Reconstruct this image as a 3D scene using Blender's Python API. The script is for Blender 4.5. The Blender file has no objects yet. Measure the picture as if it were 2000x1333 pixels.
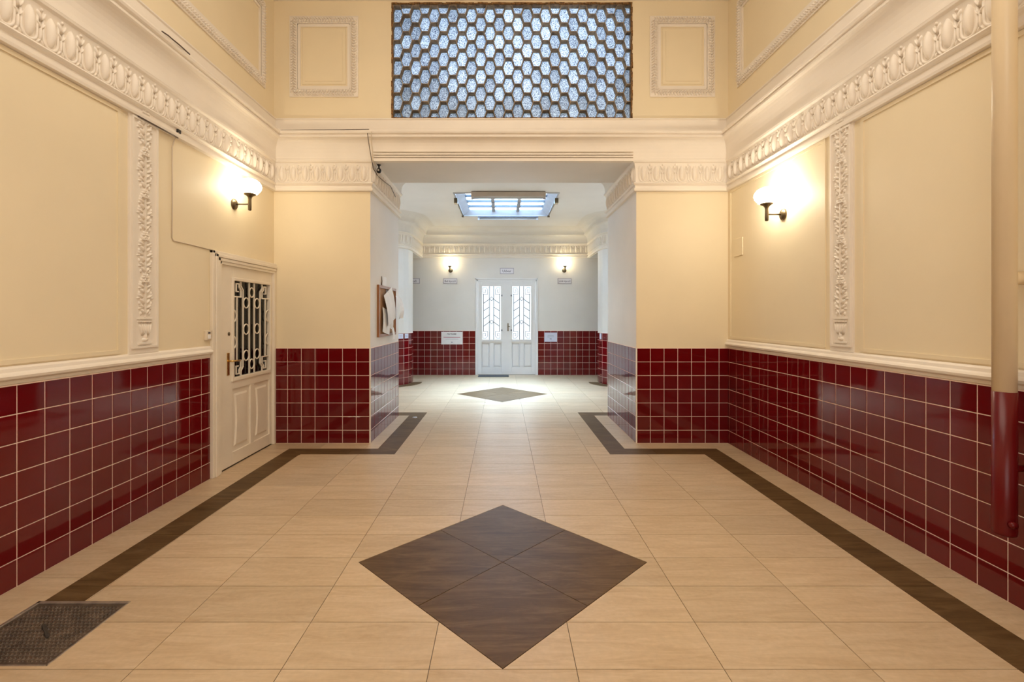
import bpy, math, random
from mathutils import Vector, Matrix
random.seed(7)
sc = bpy.context.scene
COL = sc.collection

# ------------------------------------------------------------------ camera, sky, lights, exposure
H = 1.42
cam_d = bpy.data.cameras.new('camera'); cam = bpy.data.objects.new('camera', cam_d); COL.objects.link(cam)
cam.location = (0, 0, H); cam.rotation_euler = (math.pi/2, 0, 0)
cam_d.sensor_width = 36; cam_d.lens = 933/2000*36
cam_d.shift_x = (1000-982)/2000; cam_d.shift_y = -(666.5-617)/2000
cam_d.clip_start = .02
sc.camera = cam
sc.view_settings.view_transform = 'Standard'; sc.view_settings.look = 'None'
sc.view_settings.gamma = 1; sc.view_settings.use_curve_mapping = False
sc.view_settings.exposure = 0.12
sc.cycles.max_bounces = 10; sc.cycles.diffuse_bounces = 6; sc.cycles.glossy_bounces = 5
sc.cycles.transparent_max_bounces = 12; sc.cycles.sample_clamp_indirect = 6
sc.cycles.caustics_reflective = False; sc.cycles.caustics_refractive = False

world = bpy.data.worlds.new('daylight_sky'); sc.world = world; world.use_nodes = True
wn = world.node_tree.nodes; wl = world.node_tree.links
bg = wn['Background']; bg.inputs['Strength'].default_value = 1.5
tc = wn.new('ShaderNodeTexCoord'); sp = wn.new('ShaderNodeSeparateXYZ'); rp = wn.new('ShaderNodeValToRGB')
wl.new(tc.outputs['Generated'], sp.inputs[0]); wl.new(sp.outputs['Z'], rp.inputs[0]); wl.new(rp.outputs[0], bg.inputs[0])
rp.color_ramp.elements[0].position = 0; rp.color_ramp.elements[0].color = (.86, .93, 1, 1)
rp.color_ramp.elements[1].position = 1; rp.color_ramp.elements[1].color = (.62, .80, 1, 1)

def area(name, loc, target, sx, sy, power, color, spread=180):
    d = bpy.data.lights.new(name, 'AREA'); d.shape = 'RECTANGLE'; d.size = sx; d.size_y = sy
    d.energy = power; d.color = color; d.spread = math.radians(spread)
    o = bpy.data.objects.new(name, d); COL.objects.link(o); o.location = loc
    o.rotation_euler = (Vector(target)-Vector(loc)).to_track_quat('-Z', 'Y').to_euler()
    return o
WARM = (1.0, .80, .55)
area('hall_fill_light', (0, 1.6, 5.42), (0, 1.6, 0), 2.6, 3.4, 110, (1.0, .885, .73))  # added unseen fill for the hall, no lamp fitting hangs here
area('entrance_fill_light', (0, -2.0, 1.9), (0, 5, 1.7), 2.6, 2.6, 42, (1.0, .93, .84))  # added unseen fill inside the entrance wall, brightens the hall
area('skylight_daylight', (.06, 9.0, 6.2), (.06, 9.0, 0), 1.9, 2.0, 720, (.46, .70, 1.0), 75)
area('back_door_daylight', (.10, 11.9, 1.9), (.10, 5, 1.2), 1.3, 1.5, 40, (.78, .89, 1.0))
area('left_bay_daylight', (-3.2, 8.2, 2.1), (0, 8.2, 1.8), 1.8, 1.8, 17, (.86, .93, 1.0))
area('right_bay_daylight', (3.3, 8.2, 2.1), (0, 8.2, 1.8), 1.8, 1.8, 17, (.86, .93, 1.0))
area('courtyard_daylight', (.25, 6.45, 4.55), (.25, 5.3, 4.25), 1.3, .5, 19, (.85, .93, 1.0))

# ------------------------------------------------------------------ materials
M = {}
def newmat(name):
    m = bpy.data.materials.new(name); m.use_nodes = True; M[name] = m
    return m, m.node_tree.nodes, m.node_tree.links, m.node_tree.nodes['Principled BSDF']
def mat(name, col, rough=.5, metal=0, scale=6, amt=.06, bump=0.0, bscale=60, spec=.5, coat=0, stretch=None):
    m, n, l, b = newmat(name)
    b.inputs['Roughness'].default_value = rough; b.inputs['Metallic'].default_value = metal
    b.inputs['Specular IOR Level'].default_value = spec; b.inputs['Coat Weight'].default_value = coat
    t = n.new('ShaderNodeTexCoord'); mp = n.new('ShaderNodeMapping'); l.new(t.outputs['Object'], mp.inputs[0])
    if stretch: mp.inputs['Scale'].default_value = stretch
    nz = n.new('ShaderNodeTexNoise'); nz.inputs['Scale'].default_value = scale; nz.inputs['Detail'].default_value = 5
    l.new(mp.outputs[0], nz.inputs[0])
    r = n.new('ShaderNodeValToRGB'); l.new(nz.outputs[0], r.inputs[0]); l.new(r.outputs[0], b.inputs['Base Color'])
    r.color_ramp.elements[0].position = .3; r.color_ramp.elements[1].position = .7
    r.color_ramp.elements[0].color = tuple(c*(1-amt) for c in col)+(1,)
    r.color_ramp.elements[1].color = tuple(min(1, c*(1+amt)) for c in col)+(1,)
    if bump:
        nb = n.new('ShaderNodeTexNoise'); nb.inputs['Scale'].default_value = bscale; nb.inputs['Detail'].default_value = 3
        l.new(mp.outputs[0], nb.inputs[0])
        bp = n.new('ShaderNodeBump'); bp.inputs['Strength'].default_value = bump; bp.inputs['Distance'].default_value = .004
        l.new(nb.outputs[0], bp.inputs['Height']); l.new(bp.outputs[0], b.inputs['Normal'])
    return m
mat('wall_paint', (.81, .70, .50), .55, scale=1.5, amt=.03, bump=.12, bscale=25)
mat('moulding_paint', (.83, .76, .67), .5, scale=3, amt=.03, bump=.15, bscale=30)
mat('daylit_paint', (.77, .735, .69), .55, scale=2, amt=.03, bump=.1, bscale=30)  # wall paint with the cool daylight tone put into its colour
mat('ceiling_paint', (.84, .82, .80), .6, scale=2, amt=.02)
mat('grout', (.95, .74, .65), .85, scale=30, amt=.08)
mat('floor_joint', (.16, .12, .08), .9, scale=20, amt=.1)
mat('door_paint', (.80, .72, .60), .38, scale=4, amt=.04, bump=.1, bscale=30)
mat('white_door_paint', (.78, .77, .76), .35, scale=4, amt=.02)
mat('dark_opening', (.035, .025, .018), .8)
mat('curtain_cloth', (.55, .43, .31), .9, scale=12, amt=.3)
mat('pale_curtain', (.75, .60, .48), .9, scale=12, amt=.3)
mat('antique_brass', (.16, .12, .07), .32, metal=.85, scale=20, amt=.2)
mat('brass', (.70, .48, .18), .25, metal=1)
mat('iron_paint', (.20, .21, .24), .5)
mat('iron_white', (.80, .73, .62), .4)
mat('black_plastic', (.012, .01, .012), .35)
mat('cable_dark', (.10, .07, .05), .6)
mat('cable_pale', (.62, .52, .40), .6)
mat('chrome', (.7, .7, .7), .2, metal=1)
mat('wood', (.26, .10, .03), .4, scale=5, amt=.35, stretch=(8, 8, 1))
mat('cork', (.42, .24, .12), .9, scale=80, amt=.3, bump=.4, bscale=150)
mat('paper', (.86, .86, .87), .7, scale=8, amt=.04)
mat('paper_blue', (.66, .68, .82), .7, scale=8, amt=.04)
mat('paper_grey', (.45, .43, .47), .7, scale=8, amt=.05)
mat('plaque', (.80, .77, .80), .4, amt=.01)
mat('plaque_edge', (.42, .38, .42), .5, amt=.01)
mat('ink', (.05, .04, .07), .7)
mat('ink_red', (.40, .05, .10), .7)
mat('ink_grey', (.35, .35, .42), .7)
mat('cream_plastic', (.72, .62, .48), .35)
mat('pipe_cream', (.82, .68, .47), .35, scale=3, amt=.04, bump=.15, bscale=15)
mat('pipe_red', (.115, .003, .004), .30, spec=.3, scale=3, amt=.1, bump=.15, bscale=15)
mat('mat_rubber', (.06, .06, .065), .9, scale=100, amt=.4, bump=.6, bscale=200)
mat('steel_worn', (.095, .068, .048), .5, metal=.3, scale=14, amt=.45, bump=.3, bscale=80)
mat('steel_edge', (.42, .36, .30), .4, metal=.7, scale=14, amt=.3)
mat('window_mortar', (.30, .23, .15), .85, scale=18, amt=.55, bump=.8, bscale=60)
mat('rust_edge', (.20, .10, .03), .9, scale=50, amt=.7, bump=1, bscale=90)
mat('batten_tan', (.55, .47, .40), .5)
mat('batten_white', (.60, .60, .64), .4)
mat('skylight_metal', (.52, .54, .60), .5)
mat('glazing_metal', (.34, .36, .41), .5)
mat('glazing_metal_shaded', (.055, .06, .07), .6, spec=.2)  # same glazing metal, shade put into the colour of the overlit cross bars

def tile_red():
    m, n, l, b = newmat('tile_red')
    oi = n.new('ShaderNodeObjectInfo'); t = n.new('ShaderNodeTexCoord')
    nz = n.new('ShaderNodeTexNoise'); nz.inputs['Scale'].default_value = 9; l.new(t.outputs['Object'], nz.inputs[0])
    mx = n.new('ShaderNodeMix'); mx.data_type = 'RGBA'
    mx.inputs[6].default_value = (.110, .0022, .0035, 1); mx.inputs[7].default_value = (.138, .0035, .005, 1)
    ad = n.new('ShaderNodeMath'); ad.operation = 'MULTIPLY_ADD'; ad.inputs[1].default_value = .7; ad.inputs[2].default_value = .0
    l.new(oi.outputs['Random'], ad.inputs[0]); l.new(ad.outputs[0], mx.inputs[0]); l.new(mx.outputs[2], b.inputs['Base Color'])
    b.inputs['Roughness'].default_value = .05; b.inputs['Specular IOR Level'].default_value = .52
    bp = n.new('ShaderNodeBump'); bp.inputs['Strength'].default_value = .10; bp.inputs['Distance'].default_value = .004
    l.new(nz.outputs[0], bp.inputs['Height']); l.new(bp.outputs[0], b.inputs['Normal'])
tile_red()
def stone(name, c1, c2, c3, rough):
    m, n, l, b = newmat(name)
    oi = n.new('ShaderNodeObjectInfo'); t = n.new('ShaderNodeTexCoord'); g = n.new('ShaderNodeNewGeometry')
    mp = n.new('ShaderNodeMapping'); mp.inputs['Scale'].default_value = (1.2, 8.0, 1); mp.inputs['Rotation'].default_value = (0, 0, .10 if name == 'stone_light' else -.45)
    sm = n.new('ShaderNodeVectorMath'); sm.operation = 'MULTIPLY_ADD'
    cb = n.new('ShaderNodeCombineXYZ')
    for i in range(3): l.new(oi.outputs['Random'], cb.inputs[i])
    l.new(cb.outputs[0], sm.inputs[0]); sm.inputs[1].default_value = (17, 31, 9); l.new(g.outputs['Position'], sm.inputs[2])
    l.new(sm.outputs[0], mp.inputs[0])
    nz = n.new('ShaderNodeTexNoise'); nz.inputs['Scale'].default_value = 2.0; nz.inputs['Detail'].default_value = 12; nz.inputs['Roughness'].default_value = .68
    nz.inputs['Distortion'].default_value = 1.1; l.new(mp.outputs[0], nz.inputs[0])
    r = n.new('ShaderNodeValToRGB'); l.new(nz.outputs[0], r.inputs[0])
    r.color_ramp.elements[0].position = .28; r.color_ramp.elements[0].color = c1+(1,)
    r.color_ramp.elements[1].position = .74; r.color_ramp.elements[1].color = c3+(1,)
    e = r.color_ramp.elements.new(.5); e.color = c2+(1,)
    fn = n.new('ShaderNodeTexNoise'); fn.inputs['Scale'].default_value = 38; fn.inputs['Detail'].default_value = 6; l.new(g.outputs['Position'], fn.inputs[0])
    hv = n.new('ShaderNodeHueSaturation'); l.new(r.outputs[0], hv.inputs['Color'])
    ma = n.new('ShaderNodeMath'); ma.operation = 'MULTIPLY_ADD'; ma.inputs[1].default_value = .14; ma.inputs[2].default_value = .82
    l.new(oi.outputs['Random'], ma.inputs[0])
    mb = n.new('ShaderNodeMath'); mb.operation = 'MULTIPLY_ADD'; mb.inputs[1].default_value = .26
    l.new(fn.outputs[0], mb.inputs[0]); l.new(ma.outputs[0], mb.inputs[2]); l.new(mb.outputs[0], hv.inputs['Value'])
    l.new(hv.outputs[0], b.inputs['Base Color'])
    b.inputs['Roughness'].default_value = rough; b.inputs['Specular IOR Level'].default_value = .4 if name == 'stone_light' else .24
    bp = n.new('ShaderNodeBump'); bp.inputs['Strength'].default_value = .08; bp.inputs['Distance'].default_value = .003
    l.new(nz.outputs[0], bp.inputs['Height']); l.new(bp.outputs[0], b.inputs['Normal'])
stone('stone_light', (.44, .31, .185), (.525, .39, .25), (.60, .465, .32), .38)
stone('stone_dark', (.055, .027, .008), (.100, .055, .020), (.165, .100, .044), .48)

def emis(name, col, strength):
    m, n, l, b = newmat(name)
    b.inputs['Base Color'].default_value = col+(1,); b.inputs['Emission Color'].default_value = col+(1,)
    b.inputs['Emission Strength'].default_value = strength; b.inputs['Roughness'].default_value = .3
emis('globe_hall', (1.0, .87, .64), 23)
emis('globe_hall_bright', (1.0, .89, .70), 50)
emis('globe_room', (1.0, .84, .52), 16)
emis('tube_off', (.9, .92, .95), .35)
def clear_glass(name, tint, refl=.08):
    m, n, l, b = newmat(name); n.remove(b)
    out = n['Material Output']; tr = n.new('ShaderNodeBsdfTransparent'); tr.inputs[0].default_value = tint+(1,)
    gl = n.new('ShaderNodeBsdfGlossy'); gl.inputs['Roughness'].default_value = .03
    fr = n.new('ShaderNodeFresnel'); fr.inputs[0].default_value = 1.45
    mx = n.new('ShaderNodeMixShader'); l.new(fr.outputs[0], mx.inputs[0]); l.new(tr.outputs[0], mx.inputs[1]); l.new(gl.outputs[0], mx.inputs[2])
    l.new(mx.outputs[0], out.inputs[0])
clear_glass('clear_glass', (.93, .95, .95))
def frosted():
    m, n, l, b = newmat('skylight_glass'); n.remove(b); out = n['Material Output']
    tr = n.new('ShaderNodeBsdfTransparent'); tl = n.new('ShaderNodeBsdfTranslucent'); tl.inputs[0].default_value = (.85, .93, .95, 1)
    mx = n.new('ShaderNodeMixShader'); mx.inputs[0].default_value = .35
    l.new(tr.outputs[0], mx.inputs[1]); l.new(tl.outputs[0], mx.inputs[2]); l.new(mx.outputs[0], out.inputs[0])
frosted()
def crackle():
    m, n, l, b = newmat('crackle_glass'); n.remove(b); out = n['Material Output']
    g = n.new('ShaderNodeNewGeometry'); oi = n.new('ShaderNodeObjectInfo')
    mp = n.new('ShaderNodeMapping'); mp.inputs['Scale'].default_value = (1, 1, .6); l.new(g.outputs['Position'], mp.inputs[0])
    nz = n.new('ShaderNodeTexNoise'); nz.inputs['Scale'].default_value = 75; nz.inputs['Detail'].default_value = 6; nz.inputs['Distortion'].default_value = 3.5
    l.new(mp.outputs[0], nz.inputs[0])
    r = n.new('ShaderNodeValToRGB'); l.new(nz.outputs[0], r.inputs[0])
    r.color_ramp.elements[0].position = .455; r.color_ramp.elements[0].color = (.03, .05, .11, 1)
    r.color_ramp.elements[1].position = .57; r.color_ramp.elements[1].color = (.74, .85, .98, 1)
    # tone of the pattern differs at random from block to block
    mu = n.new('ShaderNodeMath'); mu.operation = 'MULTIPLY_ADD'; mu.inputs[1].default_value = .5; mu.inputs[2].default_value = .50
    l.new(oi.outputs['Random'], mu.inputs[0])
    hv = n.new('ShaderNodeHueSaturation'); l.new(r.outputs[0], hv.inputs['Color']); l.new(mu.outputs[0], hv.inputs['Value'])
    tl = n.new('ShaderNodeBsdfTranslucent'); l.new(hv.outputs[0], tl.inputs[0])
    gl = n.new('ShaderNodeBsdfGlossy'); gl.inputs['Roughness'].default_value = .25; gl.inputs[0].default_value = (.8, .85, .9, 1)
    bp = n.new('ShaderNodeBump'); bp.inputs['Strength'].default_value = .7; bp.inputs['Distance'].default_value = .004
    l.new(nz.outputs[0], bp.inputs['Height']); l.new(bp.outputs[0], gl.inputs['Normal'])
    mx = n.new('ShaderNodeMixShader'); mx.inputs[0].default_value = .10
    l.new(tl.outputs[0], mx.inputs[1]); l.new(gl.outputs[0], mx.inputs[2]); l.new(mx.outputs[0], out.inputs[0])
crackle()

# ------------------------------------------------------------------ mesh helpers
class MB:
    def __init__(s): s.v = []; s.f = []; s.sm = []
    def add(s, vs, fs, smooth=False):
        k = len(s.v); s.v += [tuple(v) for v in vs]; s.f += [tuple(i+k for i in f) for f in fs]; s.sm += [smooth]*len(fs); return s
    def box(s, a, b):
        x0, x1 = sorted((a[0], b[0])); y0, y1 = sorted((a[1], b[1])); z0, z1 = sorted((a[2], b[2]))
        vs = [(x0,y0,z0),(x1,y0,z0),(x1,y1,z0),(x0,y1,z0),(x0,y0,z1),(x1,y0,z1),(x1,y1,z1),(x0,y1,z1)]
        return s.add(vs, [(3,2,1,0),(4,5,6,7),(0,1,5,4),(1,2,6,5),(2,3,7,6),(3,0,4,7)])
    def prism(s, poly, z0, z1):                       # polygon in plan, extruded upward
        n = len(poly)
        A = sum(poly[i][0]*poly[(i+1)%n][1]-poly[(i+1)%n][0]*poly[i][1] for i in range(n))
        if A < 0: poly = poly[::-1]
        vs = [(x,y,z0) for x,y in poly]+[(x,y,z1) for x,y in poly]
        return s.add(vs, [tuple(range(n))[::-1], tuple(range(n,2*n))]+[(i,(i+1)%n,n+(i+1)%n,n+i) for i in range(n)])
    def tube(s, pts, r, seg=8, closed=False, cap=True):
        pts = [Vector(p) for p in pts]; n = len(pts); vs = []; up = None
        for i, p in enumerate(pts):
            if closed: d = pts[(i+1)%n]-pts[i-1]
            else: d = pts[min(i+1,n-1)]-pts[max(i-1,0)]
            d.normalize()
            if up is None:
                up = Vector((0,0,1)) if abs(d.z) < .9 else Vector((1,0,0))
            a = d.cross(up)
            if a.length < 1e-4: a = d.cross(Vector((0,1,0)))
            a.normalize(); b = a.cross(d).normalized(); up = b
            rr = r[i] if isinstance(r, (list, tuple)) else r
            for k in range(seg):
                t = 2*math.pi*k/seg; vs.append(p+a*math.cos(t)*rr+b*math.sin(t)*rr)
        fs = []
        for i in range(n if closed else n-1):
            j = (i+1)%n
            for k in range(seg): fs.append((i*seg+k, i*seg+(k+1)%seg, j*seg+(k+1)%seg, j*seg+k))
        if cap and not closed: fs += [tuple(range(seg))[::-1], tuple((n-1)*seg+k for k in range(seg))]
        return s.add(vs, fs, True)
    def lathe(s, prof, c, axis='z', seg=20):          # prof: (radius, height along axis)
        c = Vector(c); vs = []
        for r, h in prof:
            for k in range(seg):
                t = 2*math.pi*k/seg; u, w = r*math.cos(t), r*math.sin(t)
                o = {'z': (u,w,h), 'y': (u,h,-w), 'x': (h,u,w)}[axis]
                vs.append(c+Vector(o))
        fs = [(i*seg+k, i*seg+(k+1)%seg, (i+1)*seg+(k+1)%seg, (i+1)*seg+k) for i in range(len(prof)-1) for k in range(seg)]
        fs += [tuple(range(seg))[::-1], tuple((len(prof)-1)*seg+k for k in range(seg))]
        return s.add(vs, fs, True)
    def strip(s, p, q, w, d, u, v, n, o):             # flat bar from p to q in plane coords (u,v), proud along n
        o, u, v, n = map(Vector, (o,u,v,n)); p = Vector(p); q = Vector(q); t = (q-p)
        if t.length < 1e-6: return s
        t.normalize(); m = Vector((-t.y, t.x))*w/2; p = p-t*w*.3; q = q+t*w*.3; d += (len(s.v)//8 % 4)*.0005
        c = [p-m, q-m, q+m, p+m]
        vs = [o+u*a.x+v*a.y for a in c]+[o+u*a.x+v*a.y+n*d for a in c]
        return s.add(vs, [(3,2,1,0),(4,5,6,7),(0,1,5,4),(1,2,6,5),(2,3,7,6),(3,0,4,7)])
    def poly(s, pts, w, d, u, v, n, o):
        for a, b in zip(pts, pts[1:]): s.strip(a, b, w, d, u, v, n, o)
        return s
    def blob(s, c, L, W, hgt, ang, u, v, n, o, seg=8, rings=3):   # half ellipsoid, long axis at ang
        o, u, v, n = map(Vector, (o,u,v,n)); ca, sa = math.cos(ang), math.sin(ang)
        vs = []
        for i in range(rings):
            e = i*math.pi/2/rings
            for k in range(seg):
                t = 2*math.pi*k/seg; a = L*math.cos(t)*math.cos(e); b = W*math.sin(t)*math.cos(e)
                x = c[0]+a*ca-b*sa; y = c[1]+a*sa+b*ca
                vs.append(o+u*x+v*y+n*hgt*math.sin(e))
        vs.append(o+u*c[0]+v*c[1]+n*hgt)
        fs = [(i*seg+k, i*seg+(k+1)%seg, (i+1)*seg+(k+1)%seg, (i+1)*seg+k) for i in range(rings-1) for k in range(seg)]
        fs += [((rings-1)*seg+k, (rings-1)*seg+(k+1)%seg, rings*seg) for k in range(seg)]
        return s.add(vs, fs, True)
    def mesh(s, name, m):
        me = bpy.data.meshes.new(name); me.from_pydata(s.v, [], s.f); me.materials.append(M[m])
        me.polygons.foreach_set('use_smooth', s.sm); me.update()
        return me
    def build(s, name, m, parent=None, loc=(0,0,0)):
        vs = s.v
        if loc != (0,0,0): s.v = [(x-loc[0], y-loc[1], z-loc[2]) for x,y,z in vs]
        return link(name, s.mesh(name, m), parent, loc)
def link(name, me, parent=None, loc=(0,0,0)):
    o = bpy.data.objects.new(name, me); COL.objects.link(o); o.parent = parent; o.location = loc
    return o
def tag(o, label=None, cat=None, group=None, kind=None):
    for k, x in (('label', label), ('category', cat), ('group', group), ('kind', kind)):
        if x: o[k] = x
    return o
def empty(name, loc=(0,0,0), rz=0):
    o = bpy.data.objects.new(name, None); COL.objects.link(o); o.location = loc; o.rotation_euler = (0,0,rz); o.empty_display_size = .05
    return o
def fixn(o):
    import bmesh
    b = bmesh.new(); b.from_mesh(o.data); bmesh.ops.recalc_face_normals(b, faces=b.faces); b.to_mesh(o.data); b.free(); return o
def bevel(o, w, seg=2):
    md = o.modifiers.new('bevel', 'BEVEL'); md.width = w; md.segments = seg; md.limit_method = 'ANGLE'; return o
def copy_tree(o, parent=None):
    c = o.copy(); COL.objects.link(c); c.parent = parent
    for ch in [x for x in bpy.data.objects if x.parent == o]: copy_tree(ch, c)
    return c

# ------------------------------------------------------------------ key dimensions
XL, XR, YP = -2.549, 2.509, 5.32           # hall side walls and the plane of the two piers
PL, PR, YQ = -1.477, 1.488, 6.75           # inner faces of the piers, their back
YB = 11.42                                 # back wall
BL, BR = -1.94, 2.05                       # faces beyond the rounded corners of the back room
RL, RR = -3.3, 3.4                         # outer walls of the back room
ZT = 1.057; TP = .153                      # tile top, tile pitch
ZC = 3.5; ZS = 3.136; ZH = 5.5; YF = -2.2

def struct(name, m, mb, label, cat='wall'):
    o = mb.build(name, m); tag(o, label, cat, kind='structure'); return o

# ------------------------------------------------------------------ floor
def area2(p): return sum(p[i][0]*p[(i+1)%len(p)][1]-p[(i+1)%len(p)][0]*p[i][1] for i in range(len(p)))/2
def clip(poly, a, b, keep_left=True):
    out = []; n = len(poly)
    def side(p):
        s_ = (b[0]-a[0])*(p[1]-a[1])-(b[1]-a[1])*(p[0]-a[0]); return s_ if keep_left else -s_
    for i in range(n):
        p, q = poly[i], poly[(i+1)%n]; sp_, sq = side(p), side(q)
        if sp_ >= 0: out.append(p)
        if (sp_ > 0 and sq < 0) or (sp_ < 0 and sq > 0):
            t = sp_/(sp_-sq); out.append((p[0]+(q[0]-p[0])*t, p[1]+(q[1]-p[1])*t))
    return out if len(out) > 2 and abs(area2(out)) > 2e-5 else []
def inter(poly, conv):
    for i in range(len(conv)):
        poly = clip(poly, conv[i], conv[(i+1)%len(conv)])
        if not poly: return []
    return poly
def subtract(polys, conv):
    res = []
    for rem in polys:
        for i in range(len(conv)):
            a, b = conv[i], conv[(i+1)%len(conv)]
            o = clip(rem, a, b, False)
            if o: res.append(o)
            rem = clip(rem, a, b)
            if not rem: break
    return res
def R4(x0, y0, x1, y1): return [(x0,y0),(x1,y0),(x1,y1),(x0,y1)]

fb = MB().box((-4.8, YF-.3, -.12), (4.9, YB+.3, -.004))
floor = struct('floor', 'floor_joint', fb, 'beige stone tile floor with dark border bands and two dark diamonds', 'floor')
DC1, DR1 = (0.0, 2.75), .83
DC2, DR2 = (-.01, 8.66), .82
def diamond(c, r, g=0): r += g; return [(c[0], c[1]-r), (c[0]+r, c[1]), (c[0], c[1]+r), (c[0]-r, c[1])]
HX = R4(-2.304, 1.934, -1.846, 2.372)
full_cache = {}
gap = .0016
def lay(polys, m='stone_light', name='stone_tile', tz=0.0):
    if not polys: return
    cx = sum(p[0] for q in polys for p in q)/sum(len(q) for q in polys); cy = sum(p[1] for q in polys for p in q)/sum(len(q) for q in polys)
    key = None
    if len(polys) == 1 and len(polys[0]) == 4:
        key = (m,)+tuple((round(p[0]-cx, 3), round(p[1]-cy, 3)) for p in polys[0])
    if key and key in full_cache: me = full_cache[key]
    else:
        mb = MB()
        for q in polys: mb.prism([(p[0]-cx, p[1]-cy) for p in q], -.012, 0)
        me = mb.mesh(name, m)
        if key: full_cache[key] = me
    link(name, me, floor, (cx, cy, tz))
rows = [1.917+.295*k for k in range(-4, 34)]
cols = [-.296+.592*k for k in range(-5, 7)]
# curved dark bands at the rounded corners of the back room
CLc, CRc, RC = (BL-.5, 10.1), (BR+.5, 10.1), .5
def arc(c, r, a0, a1, n): return [(c[0]+r*math.cos(math.radians(a0+(a1-a0)*i/n)), c[1]+r*math.sin(math.radians(a0+(a1-a0)*i/n))) for i in range(n+1)]
band_cells = []
for c, s_ in ((CLc, 1), (CRc, -1)):
    for i in range(6):
        a0 = -90+i*17; a1 = a0+17
        if s_ < 0: a0, a1 = 180-a0, 180-a1
        q = [(c[0]+r*math.cos(math.radians(a)), c[1]+r*math.sin(math.radians(a))) for r, a in ((.5, a0), (.73, a0), (.73, a1), (.5, a1))]
        if area2(q) < 0: q = q[::-1]
        band_cells.append(q)
def tiles(zone, rws, cls, cutters=(), xlim=None):
    for j in range(len(rws)-1):
        for i in range(len(cls)-1):
            r = inter(R4(cls[i]+gap, rws[j]+gap, cls[i+1]-gap, rws[j+1]-gap), zone)
            if not r: continue
            ps = [r]
            for c in cutters: ps = subtract(ps, c)
            ps = [p for p in ps if abs(area2(p)) > 4e-4]
            lay(ps)
tiles(R4(-2.08+gap, .737, 2.068-gap, 4.889-gap), rows, cols, (diamond(DC1, DR1, .003), HX))
tiles(R4(-1.11+gap, 4.889-gap, 1.10-gap, 7.012), rows, cols)
tiles(R4(-2.7, 7.012, 2.7, YB), rows, [-.296+.592*k for k in range(-4, 6)], [diamond(DC2, DR2, .003)]+band_cells)
# margin tiles between the dark band and the walls
my = [2.585+.587*k for k in range(-3, 5)]+[5.096]
for y0, y1 in zip(my, my[1:]):
    y1 = min(y1, 5.096); 
    if y1-y0 < .05: continue
    lay(subtract([R4(XL, y0+gap, -2.278-gap, y1-gap)], HX)); lay([R4(2.278+gap, y0+gap, XR, y1-gap)])
for x in [XL+.587*k for k in range(2)]:
    lay([R4(x+gap, 5.096+gap, min(x+.587, PL)-gap, YP)])
    lay([R4(XR-(x-XL)-min(.587, XR-(x-XL)-PR)+gap, 5.096+gap, XR-(x-XL)-gap, YP)])
for y in (5.096, 5.66, 6.23):
    y1 = min(y+.564, 6.79)
    lay([R4(PL if y > 5.1 else PL, y+gap, -1.33-gap, y1-gap)]); lay([R4(1.298+gap, y+gap, PR, y1-gap)])
# dark band
def band(poly, name='border_tile'): lay([inter(poly, poly)], 'stone_dark', name)
G = gap
def ccw(p): return p if area2(p) > 0 else p[::-1]
ys = [.737]+[y for y in rows if .9 < y < 4.6][1::2]
ys = sorted(set(ys))+[None]
for (xo, xi, s_) in ((-2.278, -2.08, 1), (2.278, 2.068, -1)):
    for a, b in zip(ys, ys[1:]):
        if b is None: q = [(xo, a+G), (xi, a+G), (xi, 4.889), (xo, 5.096)]
        else: q = [(xo, a+G), (xi, a+G), (xi, b-G), (xo, b-G)]
        ps = [ccw(q)]
        if s_ > 0: ps = subtract(ps, HX)
        lay(ps, 'stone_dark', 'border_tile')
for s_, xo, xi, po, pi_ in ((1, -2.278, -2.08, -1.33, -1.11), (-1, 2.278, 2.068, 1.298, 1.10)):
    xm = (xi+pi_)/2
    lay([ccw([(xo, 5.096), (xi, 4.889), (xm-G*s_, 4.889), (xm-G*s_, 5.096)])], 'stone_dark', 'border_tile')
    lay([ccw([(xm+G*s_, 4.889), (pi_, 4.889), (po, 5.096), (xm+G*s_, 5.096)])], 'stone_dark', 'border_tile')
    for ya, yb in ((5.0, 5.62), (5.62, 6.21), (6.21, 7.01)):
        if ya == 5.0: q = [(pi_, 4.889), (po, 5.096), (po, yb-G), (pi_, yb-G)]
        elif yb == 7.01: q = [(pi_, ya+G), (po, ya+G), (po, 6.79), (pi_, 7.01)]
        else: q = [(pi_, ya+G), (po, ya+G), (po, yb-G), (pi_, yb-G)]
        lay([ccw(q)], 'stone_dark', 'border_tile')
    lay([ccw([(pi_, 7.01), (po, 6.79), (po-.9*s_, 6.79), (po-.9*s_, 7.01)])], 'stone_dark', 'border_tile')
for q in band_cells: lay([ccw([(q[i][0], q[i][1]) for i in range(4)])], 'stone_dark', 'border_tile')
for C_, D_ in ((DC1, DR1), (DC2, DR2)):
    for sx, sy in ((0,-1),(1,0),(0,1),(-1,0)):
        c = (C_[0]+sx*D_/2, C_[1]+sy*D_/2)
        lay([diamond(c, D_/2, -.0025)], 'stone_dark', 'diamond_tile')
# floor beyond what the picture shows
mb = MB()
mb.box((XL, YF, -.012), (XR, .735, 0)); mb.box((-4.7, 10.3, -.012), (-2.70, YB, 0)); mb.box((2.70, 10.3, -.012), (4.8, YB, 0))
mb.box((RL, 6.75, -.012), (-2.68, 9.6, 0)); mb.box((2.68, 6.75, -.012), (RR, 9.6, 0))
mb.box((-2.68, 6.75, -.0125), (-2.3, 7.01, -.0005)); mb.box((2.3, 6.75, -.0125), (2.68, 7.01, -.0005))
tag(mb.build('floor_slab', 'stone_light', floor), kind='stuff')

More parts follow.
